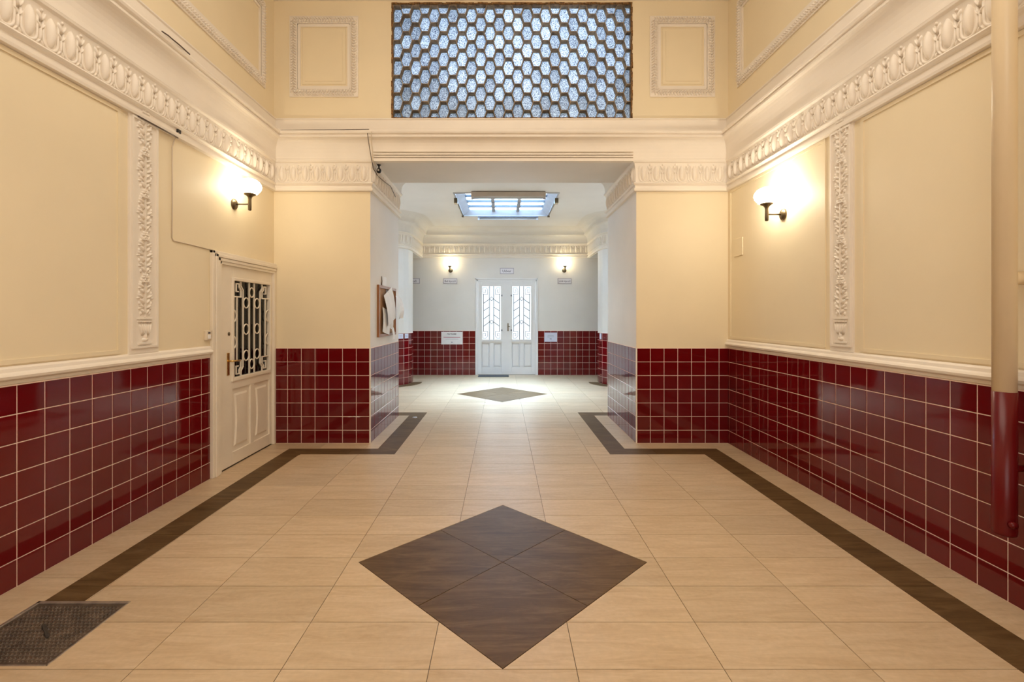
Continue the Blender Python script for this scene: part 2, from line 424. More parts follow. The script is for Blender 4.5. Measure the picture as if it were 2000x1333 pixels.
# ------------------------------------------------------------------ walls
w = MB()
w.box((XL-.2, YF, 0), (XL, 4.30, ZH)).box((XL-.2, 4.30, 1.90), (XL, 5.28, ZH)).box((XL-.2, 5.28, 0), (XL, YP, ZH))
wall_left = struct('wall_left', 'wall_paint', w, 'left hall wall, cream plaster above a red tile dado with a grilled door')
wall_right = struct('wall_right', 'wall_paint', MB().box((XR, YF, 0), (XR+.2, YP, ZH)), 'right hall wall, cream plaster above red tiles behind the vertical pipe')
w = MB()
w.box((XL-.2, YF-.2, 0), (-1.3, YF, ZH)).box((1.3, YF-.2, 0), (XR+.2, YF, ZH)).box((-1.3, YF-.2, 3.3), (1.3, YF, ZH))
wall_front = struct('wall_front', 'wall_paint', w, 'entrance wall behind the camera, cream plaster around the street door')
struct('ceiling', 'ceiling_paint', MB().box((XL-.2, YF-.2, ZH), (XR+.2, YP+.3, ZH+.2)), 'high white ceiling above the hall', 'ceiling')
pier_left = struct('wall_pier_left', 'wall_paint', MB().box((RL-.2, YP, 0), (PL, YQ, ZS)).box((RL-.2, 6.16, ZS), (PL, YQ, ZC)),
                   'cream pier left of the opening, red tiles below, noticeboard on its inner face')
pier_right = struct('wall_pier_right', 'wall_paint', MB().box((PR, YP, 0), (RR+.2, YQ, ZS)).box((PR, 6.16, ZS), (RR+.2, YQ, ZC)),
                    'cream pier right of the opening with a red tile dado')
# wall above the opening, with the hole of the glass block window
WX0, WX1, WZ0, WZ1 = (766-982)*.0057, (1234-982)*.0057, H+(617-231)*.0057, H+(617-6)*.0057
w = MB()
w.box((RL-.2, YP, ZS), (RR+.2, 6.16, 3.62)).box((RL-.2, YP, 3.62), (WX0, YP+.28, ZH)).box((WX1, YP, 3.62), (RR+.2, YP+.28, ZH))
w.box((WX0, YP, WZ1), (WX1, YP+.28, ZH))
if WZ0 > 3.62: w.box((WX0, YP, 3.62), (WX1, YP+.28, WZ0))
wall_upper = struct('wall_upper', 'wall_paint', w, 'yellow wall above the opening around the honeycomb glass window')
wb = MB()
DX0, DX1, DZ = -.65, .835, 2.30
wb.box((-4.8, YB, 0), (DX0, YB+.2, ZC)).box((DX1, YB, 0), (4.9, YB+.2, ZC)).box((DX0, YB, DZ), (DX1, YB+.2, ZC))
wall_back = struct('wall_back', 'daylit_paint', wb, 'far wall with the white double door between two lit sconces')
w = MB()
w.box((RL-.2, YQ, 0), (RL, 9.6, ZC))
lp = [(-4.8, 9.6)]+arc(CLc, RC, -90, 0, 5)+[(BL, 10.3), (-4.8, 10.3)]
w.prism(lp, 0, ZC)
w.box((-4.8, 10.3, 2.79), (BL, YB, ZC)).box((-4.8, 10.3, 0), (-4.6, YB, 2.79))
wall_rl = struct('wall_back_room_left', 'daylit_paint', w, 'rounded pale pier with red tiles at the left of the far room')
w = MB()
w.box((RR, YQ, 0), (RR+.2, 9.6, ZC))
rp_ = [(4.9, 9.6)]+arc(CRc, RC, 270, 180, 5)+[(BR, 10.3), (4.9, 10.3)]
w.prism(rp_, 0, ZC)
w.box((4.9, 10.3, 2.79), (BR, YB, ZC)).box((4.9, 10.3, 0), (4.7, YB, 2.79))
wall_rr = struct('wall_back_room_right', 'daylit_paint', w, 'rounded pale pier with red tiles at the right of the far room')
SX0, SX1, SY0, SY1 = -.81, .93, 8.09, 9.90
w = MB()
w.box((RL-.2, 6.16, ZC), (RR+.2, SY0, ZC+.12)).box((RL-.2, SY1, ZC), (RR+.2, YB+.2, ZC+.12)).box((RL-.2, SY0, ZC), (SX0, SY1, ZC+.12)).box((SX1, SY0, ZC), (RR+.2, SY1, ZC+.12))
struct('ceiling_back_room', 'ceiling_paint', w, 'white ceiling of the far room around the skylight', 'ceiling')

# ------------------------------------------------------------------ wall tiles
tcache = {}
def tile_mesh(wd, ht):
    k = (round(wd, 3), round(ht, 3))
    if k not in tcache:
        g, t, i = .0026, .0065, .0020
        a, b = wd/2-g, ht/2-g
        vs = []
        for (dx, y) in ((0, 0), (0, -(t-.0018)), (i, -t)):
            vs += [(-a+dx, y, -b+dx), (a-dx, y, -b+dx), (a-dx, y, b-dx), (-a+dx, y, b-dx)]
        fs = [(8,9,10,11)]+[(l*4+j, l*4+(j+1)%4, l*4+4+(j+1)%4, l*4+4+j) for l in (0,1) for j in range(4)]
        tcache[k] = MB().add(vs, fs).mesh('tile', 'tile_red')
    return tcache[k]
def tile_field(parent, p0, p1, edges, ztop=ZT, skip=None):
    """p0->p1 in plan (wall line, tiles face right of travel); edges: distances of vertical joints from p0"""
    p0 = Vector(p0); p1 = Vector(p1); d = (p1-p0).normalized(); n = Vector((d.y, -d.x))
    yaw = math.atan2(d.y, d.x)
    zs = [ztop-.152*k for k in range(7)]+[0.0]
    g = MB(); L = (p1-p0).length
    a, b = p0, p1
    vs = [(a.x, a.y, 0), (b.x, b.y, 0), (b.x, b.y, ztop+.004), (a.x, a.y, ztop+.004)]
    vs += [(x+n.x*.0045, y+n.y*.0045, z) for x, y, z in vs]
    g.add(vs, [(4,5,6,7),(0,1,5,4),(1,2,6,5),(2,3,7,6),(3,0,4,7)]); g.build('grout', 'grout', parent)
    for i in range(len(edges)-1):
        e0, e1 = edges[i], edges[i+1]
        if e1-e0 < .012: continue
        for r in range(7):
            o = link('tile', tile_mesh(e1-e0, zs[r]-zs[r+1]), parent)
            c = p0+d*(e0+e1)/2+n*.001
            o.location = (c.x, c.y, (zs[r]+zs[r+1])/2)
            o.rotation_euler = (random.gauss(0, .0022), 0, yaw+random.gauss(0, .0022))
def joints(L, phase, pitch=TP):
    e = [0.0]; x = phase % pitch
    if x > 1e-4: e.append(x)
    while e[-1]+pitch < L-1e-4: e.append(e[-1]+pitch if len(e) > 1 or x > 1e-4 else pitch)
    e.append(L); return e
YT = 1.28
def far_tiles(parent, x, s_, y0, y1):     # the dado where the picture does not reach: one joined part
    mb = MB(); y = y1
    while y > y0:
        for r in range(7):
            z1 = ZT-.152*r; z0 = max(0, z1-.152)
            mb.box((x, max(y-TP, y0)+.002, z0+.002), (x+s_*.006, y-.002, z1-.002))
        y -= TP
    tag(mb.build('dado_tiling', 'tile_red', parent), kind='stuff')
    MB().box((x, y0, 0), (x+s_*.004, y1, ZT)).build('grout', 'grout', parent)
YE = 4.150
tile_field(wall_left, (XL, YT), (XL, YE), joints(YE-YT, (4.031-YT)))
far_tiles(wall_left, XL, 1, YF, YT)
tile_field(wall_right, (XR, YP), (XR, YT), joints(YP-YT, (YP-5.122)-TP))
far_tiles(wall_right, XR, -1, YF, YT)
tile_field(pier_left, (XL, YP), (PL, YP), joints(PL-XL, (PL-XL)))
tile_field(pier_right, (PR, YP), (XR, YP), joints(XR-PR, 0))
tile_field(pier_left, (PL, YP), (PL, YQ), joints(YQ-YP, 0))
tile_field(pier_right, (PR, YQ), (PR, YP), joints(YQ-YP, YQ-YP))
tile_field(wall_back, (-2.6, YB), (DX0, YB), joints(DX0+2.6, DX0+2.6))
tile_field(wall_back, (DX1, YB), (2.75, YB), joints(2.75-DX1, .994-DX1))
la = arc(CLc, RC, -90, 0, 5)
for a, b in zip(la, la[1:]): tile_field(wall_rl, a, b, [0, (Vector(b)-Vector(a)).length])
tile_field(wall_rl, (BL, 10.1), (BL, 10.3), [0, .153, .2])
ra = arc(CRc, RC, 180, 270, 5)
for a, b in zip(ra, ra[1:]): tile_field(wall_rr, a, b, [0, (Vector(b)-Vector(a)).length])
tile_field(wall_rr, (BR, 10.3), (BR, 10.1), [0, .047, .2])

for pw, x, q in ((pier_left, PL, 1), (pier_right, PR, -1)):  # thin skins over the cream plaster, daylight painted into their colour
    MB().box((x, YP+.004, ZT+.004), (x+q*.002, YQ, ZS)).build('reveal', 'daylit_paint', pw)
    MB().box((x-q*.6, YQ, 0), (x+q*.002, YQ+.003, ZC)).build('reveal', 'daylit_paint', pw)
MB().box((PL, YP+.002, ZS-.002), (PR, 6.16, ZS)).build('soffit', 'daylit_paint', wall_upper)
MB().box((PL-.4, 6.16, ZS), (PR+.4, 6.163, ZC)).build('reveal', 'daylit_paint', wall_upper)
# corner beads: pale strip on each pier corner
for pw, x in ((pier_left, PL), (pier_right, PR)):
    MB().box((x-.007, YP-.009, 0), (x+.007, YP+.004, ZT+.004)).build('corner_strip', 'moulding_paint', pw)

# ------------------------------------------------------------------ cornices
def sweep(path, prof, i0=0, i1=None, m='moulding_paint', name='cornice', parent=None, mb=None):
    """moulding along path[i0..i1]; the room lies to the right of travel"""
    i1 = len(path)-1 if i1 is None else i1
    P = [Vector(p) for p in path]; N = []
    for i in range(len(P)-1):
        d = (P[i+1]-P[i]).normalized(); N.append(Vector((d.y, -d.x)))
    mb = mb or MB(); k = len(prof); vs = []
    for i in range(i0, i1+1):
        if i == 0: mt = N[0]
        elif i == len(P)-1: mt = N[-1]
        else: mt = (N[i-1]+N[i])/(1+N[i-1].dot(N[i]))
        for p, z in prof: vs.append((P[i].x+mt.x*p, P[i].y+mt.y*p, z))
    fs = []
    n = i1-i0+1
    for i in range(n-1):
        for j in range(k-1): fs.append((i*k+j, i*k+j+1, (i+1)*k+j+1, (i+1)*k+j))
    fs.append(tuple(range(k))); fs.append(tuple((n-1)*k+j for j in range(k))[::-1])
    mb.add(vs, fs)
    return mb
def cove(p0, z0, p1, z1, n=7):
    return [(p1-(p1-p0)*math.cos(t*math.pi/2/n), z0+(z1-z0)*math.sin(t*math.pi/2/n)) for t in range(n+1)]
low = [(0, 2.80), (.030, 2.806), (.034, 2.822), (.034, 2.836), (.020, 2.842), (.020, 2.866), (.034, 2.872), (.044, 2.885), (.034, 2.898), (.014, 2.902),
       (.014, 2.96), (.016, 3.05), (.030, 3.110), (.046, 3.122), (.050, ZS), (0, ZS)]
up = [(0, ZS), (.050, ZS+.001), (.050, 3.150), (.036, 3.158), (.036, 3.180)]+cove(.036, 3.182, .105, 3.365)+[(.116, 3.372), (.116, 3.388), (.104, 3.394), (.104, 3.402), (.124, 3.410), (.130, 3.425), (.124, 3.440),
      (.060, 3.446), (.052, 3.47), (.040, 3.49), (.034, 3.585), (.044, 3.592), (.044, 3.602), (0, 3.606)]
upr = [(0, ZS), (.050, ZS+.001), (.050, 3.150), (.036, 3.158), (.036, 3.175)]+cove(.036, 3.18, .12, 3.33)+[(.135, 3.336), (.135, 3.36)]+cove(.135, 3.362, .34, ZC-.004)+[(.36, ZC), (0, ZC)]
path = [(XL, YF), (XL, YP), (PL, YP), (PL, YQ), (RL, YQ), (RL, 9.6)]+la+[(BL, YB), (BR, YB)]+ra+[(RR, 9.6), (RR, YQ), (PR, YQ), (PR, YP), (XR, YP), (XR, YF)]
nb = len(path)
iR = nb-5+0
t_left = struct('trim_1', 'moulding_paint', sweep(path, low, 0, 3), 'white egg and dart frieze along the left wall and left pier', 'frieze')
t_back = struct('trim_2', 'moulding_paint', sweep(path, low, 3, nb-4), 'white egg and dart frieze around the far room', 'frieze')
t_right = struct('trim_3', 'moulding_paint', sweep(path, low, nb-4, nb-1), 'white egg and dart frieze along the right wall and right pier', 'frieze')
for o in (t_left, t_back, t_right): fixn(o)
cp = [(XL, YF), (XL, YP), (XR, YP), (XR, YF)]
mb = sweep(cp, up)
# bands under the crown across the opening
o = fixn(struct('trim_4', 'moulding_paint', mb, 'cream crown cornice running round the hall above the frieze', 'cornice'))
mb = MB().box((PL+.05, YP-.060, ZS-.012), (PR-.05, YP, ZS+.02)).box((PL+.05, YP-.065, ZS+.03), (PR-.05, YP, ZS+.045))
mb.box((PL+.05, YP-.072, ZS+.055), (PR-.05, YP, ZS+.07)).box((PL+.05, YP-.066, 3.225), (PR-.05, YP, 3.24))
struct('trim_5', 'moulding_paint', mb, 'stepped cream lintel bands over the opening', 'lintel')
rpth = [(PL, 6.16)]+path[3:nb-3]+[(PR, 6.16)]
fixn(struct('trim_6', 'daylit_paint', sweep(rpth, upr), 'pale coved cornice under the far room ceiling', 'cornice'))

# egg ornament: one piece each, shared mesh; local x along wall, z up, -y out of the wall
U, V_, N_ = (1,0,0), (0,0,1), (0,-1,0)
eg = MB()
eg.blob((0, -.002), .088, .027, .034, math.pi/2, U, V_, N_, (0,0,0), 12, 4)
rim = []
for k in range(15):
    t = math.pi*(-.02+1.04*k/14)+math.pi
    rim.append((.043*math.cos(t), -.005, -.052+.046*math.sin(t)))
rim = [(-.047, -.005, .080)]+rim+[(.047, -.005, .080)]
eg.tube(rim, .0085, 5)
egg_me = eg.mesh('egg', 'moulding_paint')
dt = MB()
dt.blob((0, -.035), .062, .008, .018, math.pi/2, U, V_, N_, (0,0,0), 6, 2)
for s_ in (-1, 1):
    dt.blob((s_*.012, .055), .036, .009, .026, math.pi/2-s_*.45, U, V_, N_, (0,0,0), 6, 2)
    dt.blob((s_*.010, -.085), .022, .006, .014, math.pi/2+s_*.6, U, V_, N_, (0,0,0), 6, 2)
    dt.blob((s_*.013, .005), .026, .006, .022, math.pi/2-s_*.5, U, V_, N_, (0,0,0), 6, 2)
dt.blob((0, .088), .013, .013, .026, 0, U, V_, N_, (0,0,0), 6, 2)
dart_me = dt.mesh('dart', 'moulding_paint')
def eggs(parent, a, b, pitch=.1225, trim=(0, 0)):
    a = Vector(a); b = Vector(b); d = (b-a).normalized(); n = Vector((d.y, -d.x)); L = (b-a).length-trim[0]-trim[1]
    k = max(1, round(L/pitch)); ptc = L/k; yaw = math.atan2(d.y, d.x)
    for i in range(k):
        for me, off, nm in ((egg_me, .5, 'egg'), (dart_me, 1.0, 'dart')):
            if nm == 'dart' and i == k-1: continue
            c = a+d*(trim[0]+ptc*(i+off))+n*.012
            o = link(nm, me, parent, (c.x, c.y, 3.005)); o.rotation_euler = (0, 0, yaw)
eggs(t_left, (XL, .30), (XL, YP), trim=(0, .03)); eggs(t_left, (XL, YP), (PL, YP), pitch=.134, trim=(.03, 0)); eggs(t_left, (PL, YP), (PL, YQ))
eggs(t_right, (PR, YQ), (PR, YP)); eggs(t_right, (PR, YP), (XR, YP), pitch=.134, trim=(0, .03)); eggs(t_right, (XR, YP), (XR, .30), trim=(.03, 0))
for a, b in zip(la, la[1:]): eggs(t_back, a, b)
eggs(t_back, (BL, 10.1), (BL, YB)); eggs(t_back, (BL, YB), (BR, YB)); eggs(t_back, (BR, YB), (BR, 10.1))
for a, b in zip(ra, ra[1:]): eggs(t_back, a, b)

# ------------------------------------------------------------------ chair rails
rail = [(0, 1.062), (.006, 1.064), (.008, 1.082), (.022, 1.086), (.034, 1.094), (.038, 1.108), (.030, 1.120), (.022, 1.128), (.018, 1.146), (.008, 1.156), (0, 1.158)]
fixn(struct('trim_7', 'moulding_paint', sweep([(XL, YF), (XL, YE-.0)], rail), 'cream chair rail on top of the left wall tiles', 'rail'))
fixn(struct('trim_8', 'moulding_paint', sweep([(XR, YP), (XR, YF)], rail), 'cream chair rail on top of the right wall tiles', 'rail'))

# ------------------------------------------------------------------ ornamented pilaster strips
def pilaster(name, x, s_, y0, y1, label):
    root_mb = MB(); yc = (y0+y1)/2; hw = (y1-y0)/2
    root_mb.box((x, y0, 1.157), (x+s_*.012, y1, 2.81))
    o = struct(name, 'moulding_paint', root_mb, label, 'pilaster')
    u, v, n = (0, -s_, 0), (0, 0, 1), (s_, 0, 0); org = (x+s_*.012, yc, 0)
    fr = MB(); e = hw-.022
    for a, b in (((-e, 1.20), (-e, 2.79)), ((e, 1.20), (e, 2.79)), ((-e, 1.20), (e, 1.20)), ((-e, 2.79), (e, 2.79))): fr.strip(a, b, .014, .012, u, v, n, org)
    fr.build('border_strip', 'moulding_paint', o)
    # vase at the foot
    vs = MB()
    vs.strip((-.06, 1.225), (.06, 1.225), .012, .014, u, v, n, org)
    vs.blob((0, 1.25), .016, .03, .016, math.pi/2, u, v, n, org)
    vs.blob((0, 1.275), .03, .012, .016, math.pi/2, u, v, n, org)
    for i in range(6): vs.blob(((i-2.5)*.017, 1.325), .052, .009, .018, math.pi/2-(i-2.5)*.12, u, v, n, org, 6, 2)
    vs.strip((-.062, 1.380), (.062, 1.380), .010, .016, u, v, n, org); vs.strip((-.068, 1.398), (.068, 1.398), .007, .012, u, v, n, org)
    vs.build('vase', 'moulding_paint', o)
    z = 1.43; k = 0; rnd = random.Random(3)
    while z < 2.70:
        lf = MB()
        for j in range(7):
            zz = z+j*.036; f = 1-.35*abs(j-3)/3
            for q in (-1, 1):
                lf.blob((q*(.030+.014*(j%2))*f, zz+.02), .030, .0095, .017, math.pi/2-q*(.75+.25*(j%2)), u, v, n, org, 6, 2)
                lf.blob((q*(.062)*f, zz+.006), .016, .0075, .013, math.pi/2-q*(1.7 if j%2 else .2), u, v, n, org, 6, 2)
        lf.strip((0, z-.02), (0, z+.24), .007, .012, u, v, n, org)
        lf.build('leaf_spray', 'moulding_paint', o)
        rs = MB(); rz = z+.262
        for q in range(6): rs.blob((.017*math.cos(q*math.pi/3), rz+.017*math.sin(q*math.pi/3)), .015, .009, .019, q*math.pi/3, u, v, n, org, 6, 2)
        rs.blob((0, rz), .009, .009, .027, 0, u, v, n, org, 6, 2)
        rs.strip((-.030, rz-.032), (.030, rz-.032), .008, .018, u, v, n, org)
        rs.build('rosette', 'moulding_paint', o)
        z += .298; k += 1
    return o
pilaster('trim_9', XL, 1, 3.245, 3.52, 'white plaster pilaster strip of leaves on the left wall')
pilaster('trim_10', XR, -1, 3.405, 3.645, 'white plaster pilaster strip of leaves on the right wall, beside its sconce')
# plain panel edging on the side walls
def edging(name, x, s_, rects, label):
    mb = MB()
    for y0, y1, z0, z1 in rects:
        for a, b in (((y0, z0), (y1, z0)), ((y1, z0), (y1, z1)), ((y1, z1), (y0, z1)), ((y0, z1), (y0, z0))):
            mb.strip(a, b, .026, .007, (0,1,0), (0,0,1), (s_,0,0), (x, 0, 0))
    struct(name, 'wall_paint', mb, label, 'moulding')
edging('trim_11', XR, -1, [(3.72, 5.26, 1.18, 2.785), (1.2, 3.33, 1.18, 2.785)], 'thin cream edging around the plain panels of the right wall')
edging('trim_12', XL, 1, [(1.2, 3.17, 1.18, 2.785)], 'thin cream edging around the plain panel of the left wall')

# ------------------------------------------------------------------ leaf bordered frames, upper walls
def leaf_frame(name, org, u, n, a0, a1, z0, z1, label, wd=.088, inner=True):
    v = (0,0,1)
    base = MB()
    for (p, q) in (((a0, z0+wd/2), (a1, z0+wd/2)), ((a0, z1-wd/2), (a1, z1-wd/2)), ((a0+wd/2, z0+wd), (a0+wd/2, z1-wd)), ((a1-wd/2, z0+wd), (a1-wd/2, z1-wd))):
        t = Vector(q)-Vector(p); c = wd*.3; t.normalize(); base.strip(Vector(p)+t*c, Vector(q)-t*c, wd, .010, u, v, n, org)
    o = struct(name, 'moulding_paint', base, label, 'moulding')
    on = tuple(Vector(org)+Vector(n)*.009)
    ed = MB(); w2 = wd+.02
    for r, dd in ((.005, .012), (wd-.004, .016), (wd+.018, .010)):
        c = [(a0+r, z0+r), (a1-r, z0+r), (a1-r, z1-r), (a0+r, z1-r), (a0+r, z0+r)]
        for p, q in zip(c, c[1:]): ed.strip(p, q, .008 if r < wd else .03, dd, u, v, n, org)
    ed.build('border_bead', 'moulding_paint', o)
    lf = MB(); st = .030
    def run(p, q):
        p = Vector(p); q = Vector(q); L = (q-p).length; d = (q-p)/L; k = int(L/st); ang = math.atan2(d.y, d.x); m_ = Vector((-d.y, d.x))
        for i in range(k):
            c = p+d*(i+.5)*L/k
            lf.blob(c+m_*.016, .022, .0080, .032, ang+.85, u, v, n, on, 6, 2)
            lf.blob(c-m_*.015, .020, .0075, .030, ang-.85, u, v, n, on, 6, 2)
    h = wd/2
    run((a0+h, z0+h), (a1-h, z0+h)); run((a1-h, z0+h), (a1-h, z1-h)); run((a1-h, z1-h), (a0+h, z1-h)); run((a0+h, z1-h), (a0+h, z0+h))
    lf.build('leaf_border', 'moulding_paint', o)
    if inner:
        g = wd+.032
        ip = MB()
        P = [(a0+g+.018, z0+g+.018), (a1-g-.018, z1-g-.018)]
        for d_, t_ in ((0, .009), (.032, .014)):
            x0, y0, x1, y1 = P[0][0]+d_, P[0][1]+d_, P[1][0]-d_, P[1][1]-d_
            ip.strip(((x0), (y0+y1)/2), ((x1), (y0+y1)/2), y1-y0, t_, u, v, n, org) if False else None
            cs = [(x0,y0),(x1,y0),(x1,y1),(x0,y1)]
            o3, u3, v3, n3 = map(Vector, (org, u, v, n))
            vs_ = [o3+u3*a+v3*b for a, b in cs]+[o3+u3*(a+(.006 if a == x0 else -.006))+v3*(b+(.006 if b == y0 else -.006))+n3*t_ for a, b in cs]
            ip.add(vs_, [(4,5,6,7),(0,1,5,4),(1,2,6,5),(2,3,7,6),(3,0,4,7)])
        ip.build('raised_panel', 'wall_paint', o)
    return o
s0 = .0057
zf0, zf1 = H+(617-190)*s0, H+(617-32)*s0
leaf_frame('trim_13', (0, YP, 0), (1,0,0), (0,-1,0), (566-982)*s0, (700-982)*s0, zf0, zf1, 'small leaf bordered frame left of the honeycomb window')
leaf_frame('trim_14', (0, YP, 0), (1,0,0), (0,-1,0), (1269-982)*s0, (1396-982)*s0, zf0, zf1, 'small leaf bordered frame right of the honeycomb window')
leaf_frame('trim_15', (XL, 0, 0), (0,1,0), (1,0,0), 1.2, 5.11, 3.85, 4.76, 'long leaf bordered frame high on the left wall', inner=False)
leaf_frame('trim_16', (XR, 0, 0), (0,1,0), (-1,0,0), 1.2, 5.10, 3.85, 4.76, 'long leaf bordered frame high on the right wall', inner=False)
tp = [(0, 4.925), (.03, 4.93), (.03, 4.96), (.06, 4.97), (.06, 5.02), (.10, 5.06), (.10, 5.10), (0, 5.11)]
fixn(struct('trim_17', 'moulding_paint', sweep(cp, tp), 'cream upper cornice above the honeycomb window', 'cornice'))

# ------------------------------------------------------------------ honeycomb glass window
win = empty('window_1', ((WX0+WX1)/2, YP+.06, WZ0)); wc = Vector(win.location)
tag(win, 'wide honeycomb window of bluish crackled glass blocks above the opening', 'window', kind='structure')
CW, CH = 24.33*s0, 34.3*s0
lat = MB(); YG = YP+.096; YFc = YP+.012
rect = R4(WX0, WZ0, WX1, WZ1); npn = 0
def insetpoly(p, d):
    cx = sum(q[0] for q in p)/len(p); cz = sum(q[1] for q in p)/len(p); out = []
    for i in range(len(p)):
        a, b, c = Vector(p[i-1]), Vector(p[i]), Vector(p[(i+1)%len(p)])
        n1 = Vector((-(b-a).y, (b-a).x)).normalized(); n2 = Vector((-(c-b).y, (c-b).x)).normalized()
        m_ = (n1+n2)/max(.25, 1+n1.dot(n2)); out.append((b.x+m_.x*d, b.y+m_.y*d))
    return out
ncol = int((WX1-WX0)/(CW*.75))+3
for i in range(-1, ncol):
    for j in range(-1, 9):
        cx = WX0+.048+i*CW*.75; cz = WZ1-.111-j*CH+(CH/2 if i % 2 else 0)
        hx = [(cx-CW/2, cz), (cx-CW/4, cz-CH/2), (cx+CW/4, cz-CH/2), (cx+CW/2, cz), (cx+CW/4, cz+CH/2), (cx-CW/4, cz+CH/2)]
        p = inter(hx, rect)
        if not p: continue
        cl = []
        for q in p:
            if not cl or (Vector(q)-Vector(cl[-1])).length > .004: cl.append(q)
        if (Vector(cl[0])-Vector(cl[-1])).length < .004: cl.pop()
        p = cl
        if len(p) < 3: continue
        A = area2(p); small = A < CW*CH*.75*.10
        ins = insetpoly(p, .0028); ins2 = insetpoly(p, .0045)
        if area2(ins2) < .0004: small = True
        k = len(p)
        if small:
            lat.add([(x, YFc, z) for x, z in p], [tuple(range(k))]); continue
        jit = random.uniform(-.004, .004)
        vs = [(x, YFc, z) for x, z in p]+[(x, YFc-.002, z) for x, z in ins]+[(x, YG, z) for x, z in ins2]
        fs = [(a, (a+1)%k, k+(a+1)%k, k+a) for a in range(k)]+[(k+a, k+(a+1)%k, 2*k+(a+1)%k, 2*k+a) for a in range(k)]
        lat.add(vs, fs)
        g = MB(); gy = YG-.010+jit
        pp = insetpoly(p, .0035)
        cxx = sum(q[0] for q in pp)/k; czz = sum(q[1] for q in pp)/k
        inn = [(cxx+(x-cxx)*.72, czz+(z-czz)*.72) for x, z in pp]
        g.add([(x, gy, z) for x, z in pp]+[(x, gy-.010, z) for x, z in inn]+[(x, gy+.006, z) for x, z in pp],
              [tuple(range(k, 2*k))]+[(a, (a+1)%k, k+(a+1)%k, k+a) for a in range(k)])
        ob = link('glass_block', g.mesh('glass_block', 'crackle_glass'), win)
        ob.location = (0, 0, 0)
        ob.data.transform(Matrix.Translation(-wc-Vector((cxx-wc.x, 0, czz-wc.z)))); ob.location = (cxx-wc.x, 0, czz-wc.z)
        npn += 1
o = lat.build('honeycomb_frame', 'window_mortar', win); o.data.transform(Matrix.Translation(-wc))
ef = MB(); rr = random.Random(5)
for (a, b) in (((WX0, WZ0), (WX1, WZ0)), ((WX1, WZ0), (WX1, WZ1)), ((WX1, WZ1), (WX0, WZ1)), ((WX0, WZ1), (WX0, WZ0))):
    a = Vector(a); b = Vector(b); k = int((b-a).length/.05)
    for i in range(k):
        p = a+(b-a)*i/k; q = a+(b-a)*(i+1)/k; j = Vector((rr.uniform(-.003, .003), rr.uniform(-.003, .003)))
        ef.strip(p+j, q+j, rr.uniform(.010, .020), .014+rr.uniform(0, .006), (1,0,0), (0,0,1), (0,-1,0), (0, YP+.012, 0))
o = ef.build('rough_edge', 'rust_edge', win); o.data.transform(Matrix.Translation(-wc))

# ------------------------------------------------------------------ skylight
sky = empty('window_2', ((SX0+SX1)/2, (SY0+SY1)/2, ZC)); sl = Vector(sky.location)
tag(sky, 'rectangular white framed skylight in the far room ceiling', 'skylight', kind='structure')
def sub(mb, name, m, root, kind=None):
    o = mb.build(name, m, root); o.data.transform(Matrix.Translation(-Vector(root.location))); return o
GX0, GX1, GY0, GY1, GZ = -.68, .80, 8.20, 9.84, ZC+.10
fr = MB()
ci = [(SX0, SY0), (SX1, SY0), (SX1, SY1), (SX0, SY1)]; co = [(GX0, GY0), (GX1, GY0), (GX1, GY1), (GX0, GY1)]
for k in range(4):
    a, b, c, d = ci[k], ci[(k+1)%4], co[(k+1)%4], co[k]
    fr.add([(a[0],a[1],ZC),(b[0],b[1],ZC),(c[0],c[1],GZ),(d[0],d[1],GZ),(a[0],a[1],ZC+.13),(b[0],b[1],ZC+.13),(c[0],c[1],GZ+.03),(d[0],d[1],GZ+.03)],
           [(0,1,2,3),(7,6,5,4),(3,2,6,7),(4,5,1,0)])
sub(fr, 'sloping_frame', 'skylight_metal', sky)
ri = MB()
for a, b in (((SX0-.03, SY0-.03), (SX1+.03, SY0)), ((SX0-.03, SY1), (SX1+.03, SY1+.03)), ((SX0-.03, SY0), (SX0, SY1)), ((SX1, SY0), (SX1+.03, SY1))):
    ri.box((a[0], a[1], ZC-.014), (b[0], b[1], ZC+.01))
sub(ri, 'rim', 'skylight_metal', sky)
nx, ny = 3, 4
gx = [GX0+(GX1-GX0)*i/nx for i in range(nx+1)]; gy_ = [GY0+(GY1-GY0)*i/ny for i in range(ny+1)]
for x in gx[1:-1]: sub(MB().box((x-.032, GY0, GZ-.040), (x+.032, GY1, GZ+.003)), 'glazing_bar', 'glazing_metal', sky)
for y in gy_[1:-1]: sub(MB().box((GX0, y-.018, GZ-.040), (GX1, y+.018, GZ+.002)), 'glazing_bar', 'glazing_metal_shaded', sky)
for i in range(nx):
    for j in range(ny): sub(MB().box((gx[i]+.02, gy_[j]+.012, GZ+.004), (gx[i+1]-.02, gy_[j+1]-.012, GZ+.010)), 'pane', 'skylight_glass', sky)
for s_, x in ((-1, SX0-.015), (1, SX1+.015)):
    lt = empty('skylight_winder', (x, 8.45, ZC-.02)); tag(lt, ('left' if s_ < 0 else 'right')+' dark latch and rod on the edge of the skylight', 'latch')
    sub(MB().box((x-.03, 8.38, ZC-.10), (x+.03, 8.50, ZC-.014)), 'latch_block', 'antique_brass', lt)
    sub(MB().tube([(x, 8.45, ZC-.03), (x, 9.86, ZC-.03)], .009, 6), 'rod', 'antique_brass', lt)
    sub(MB().box((x-.022, 9.84, ZC-.045), (x+.022, 9.89, ZC-.014)), 'rod_bracket', 'antique_brass', lt)
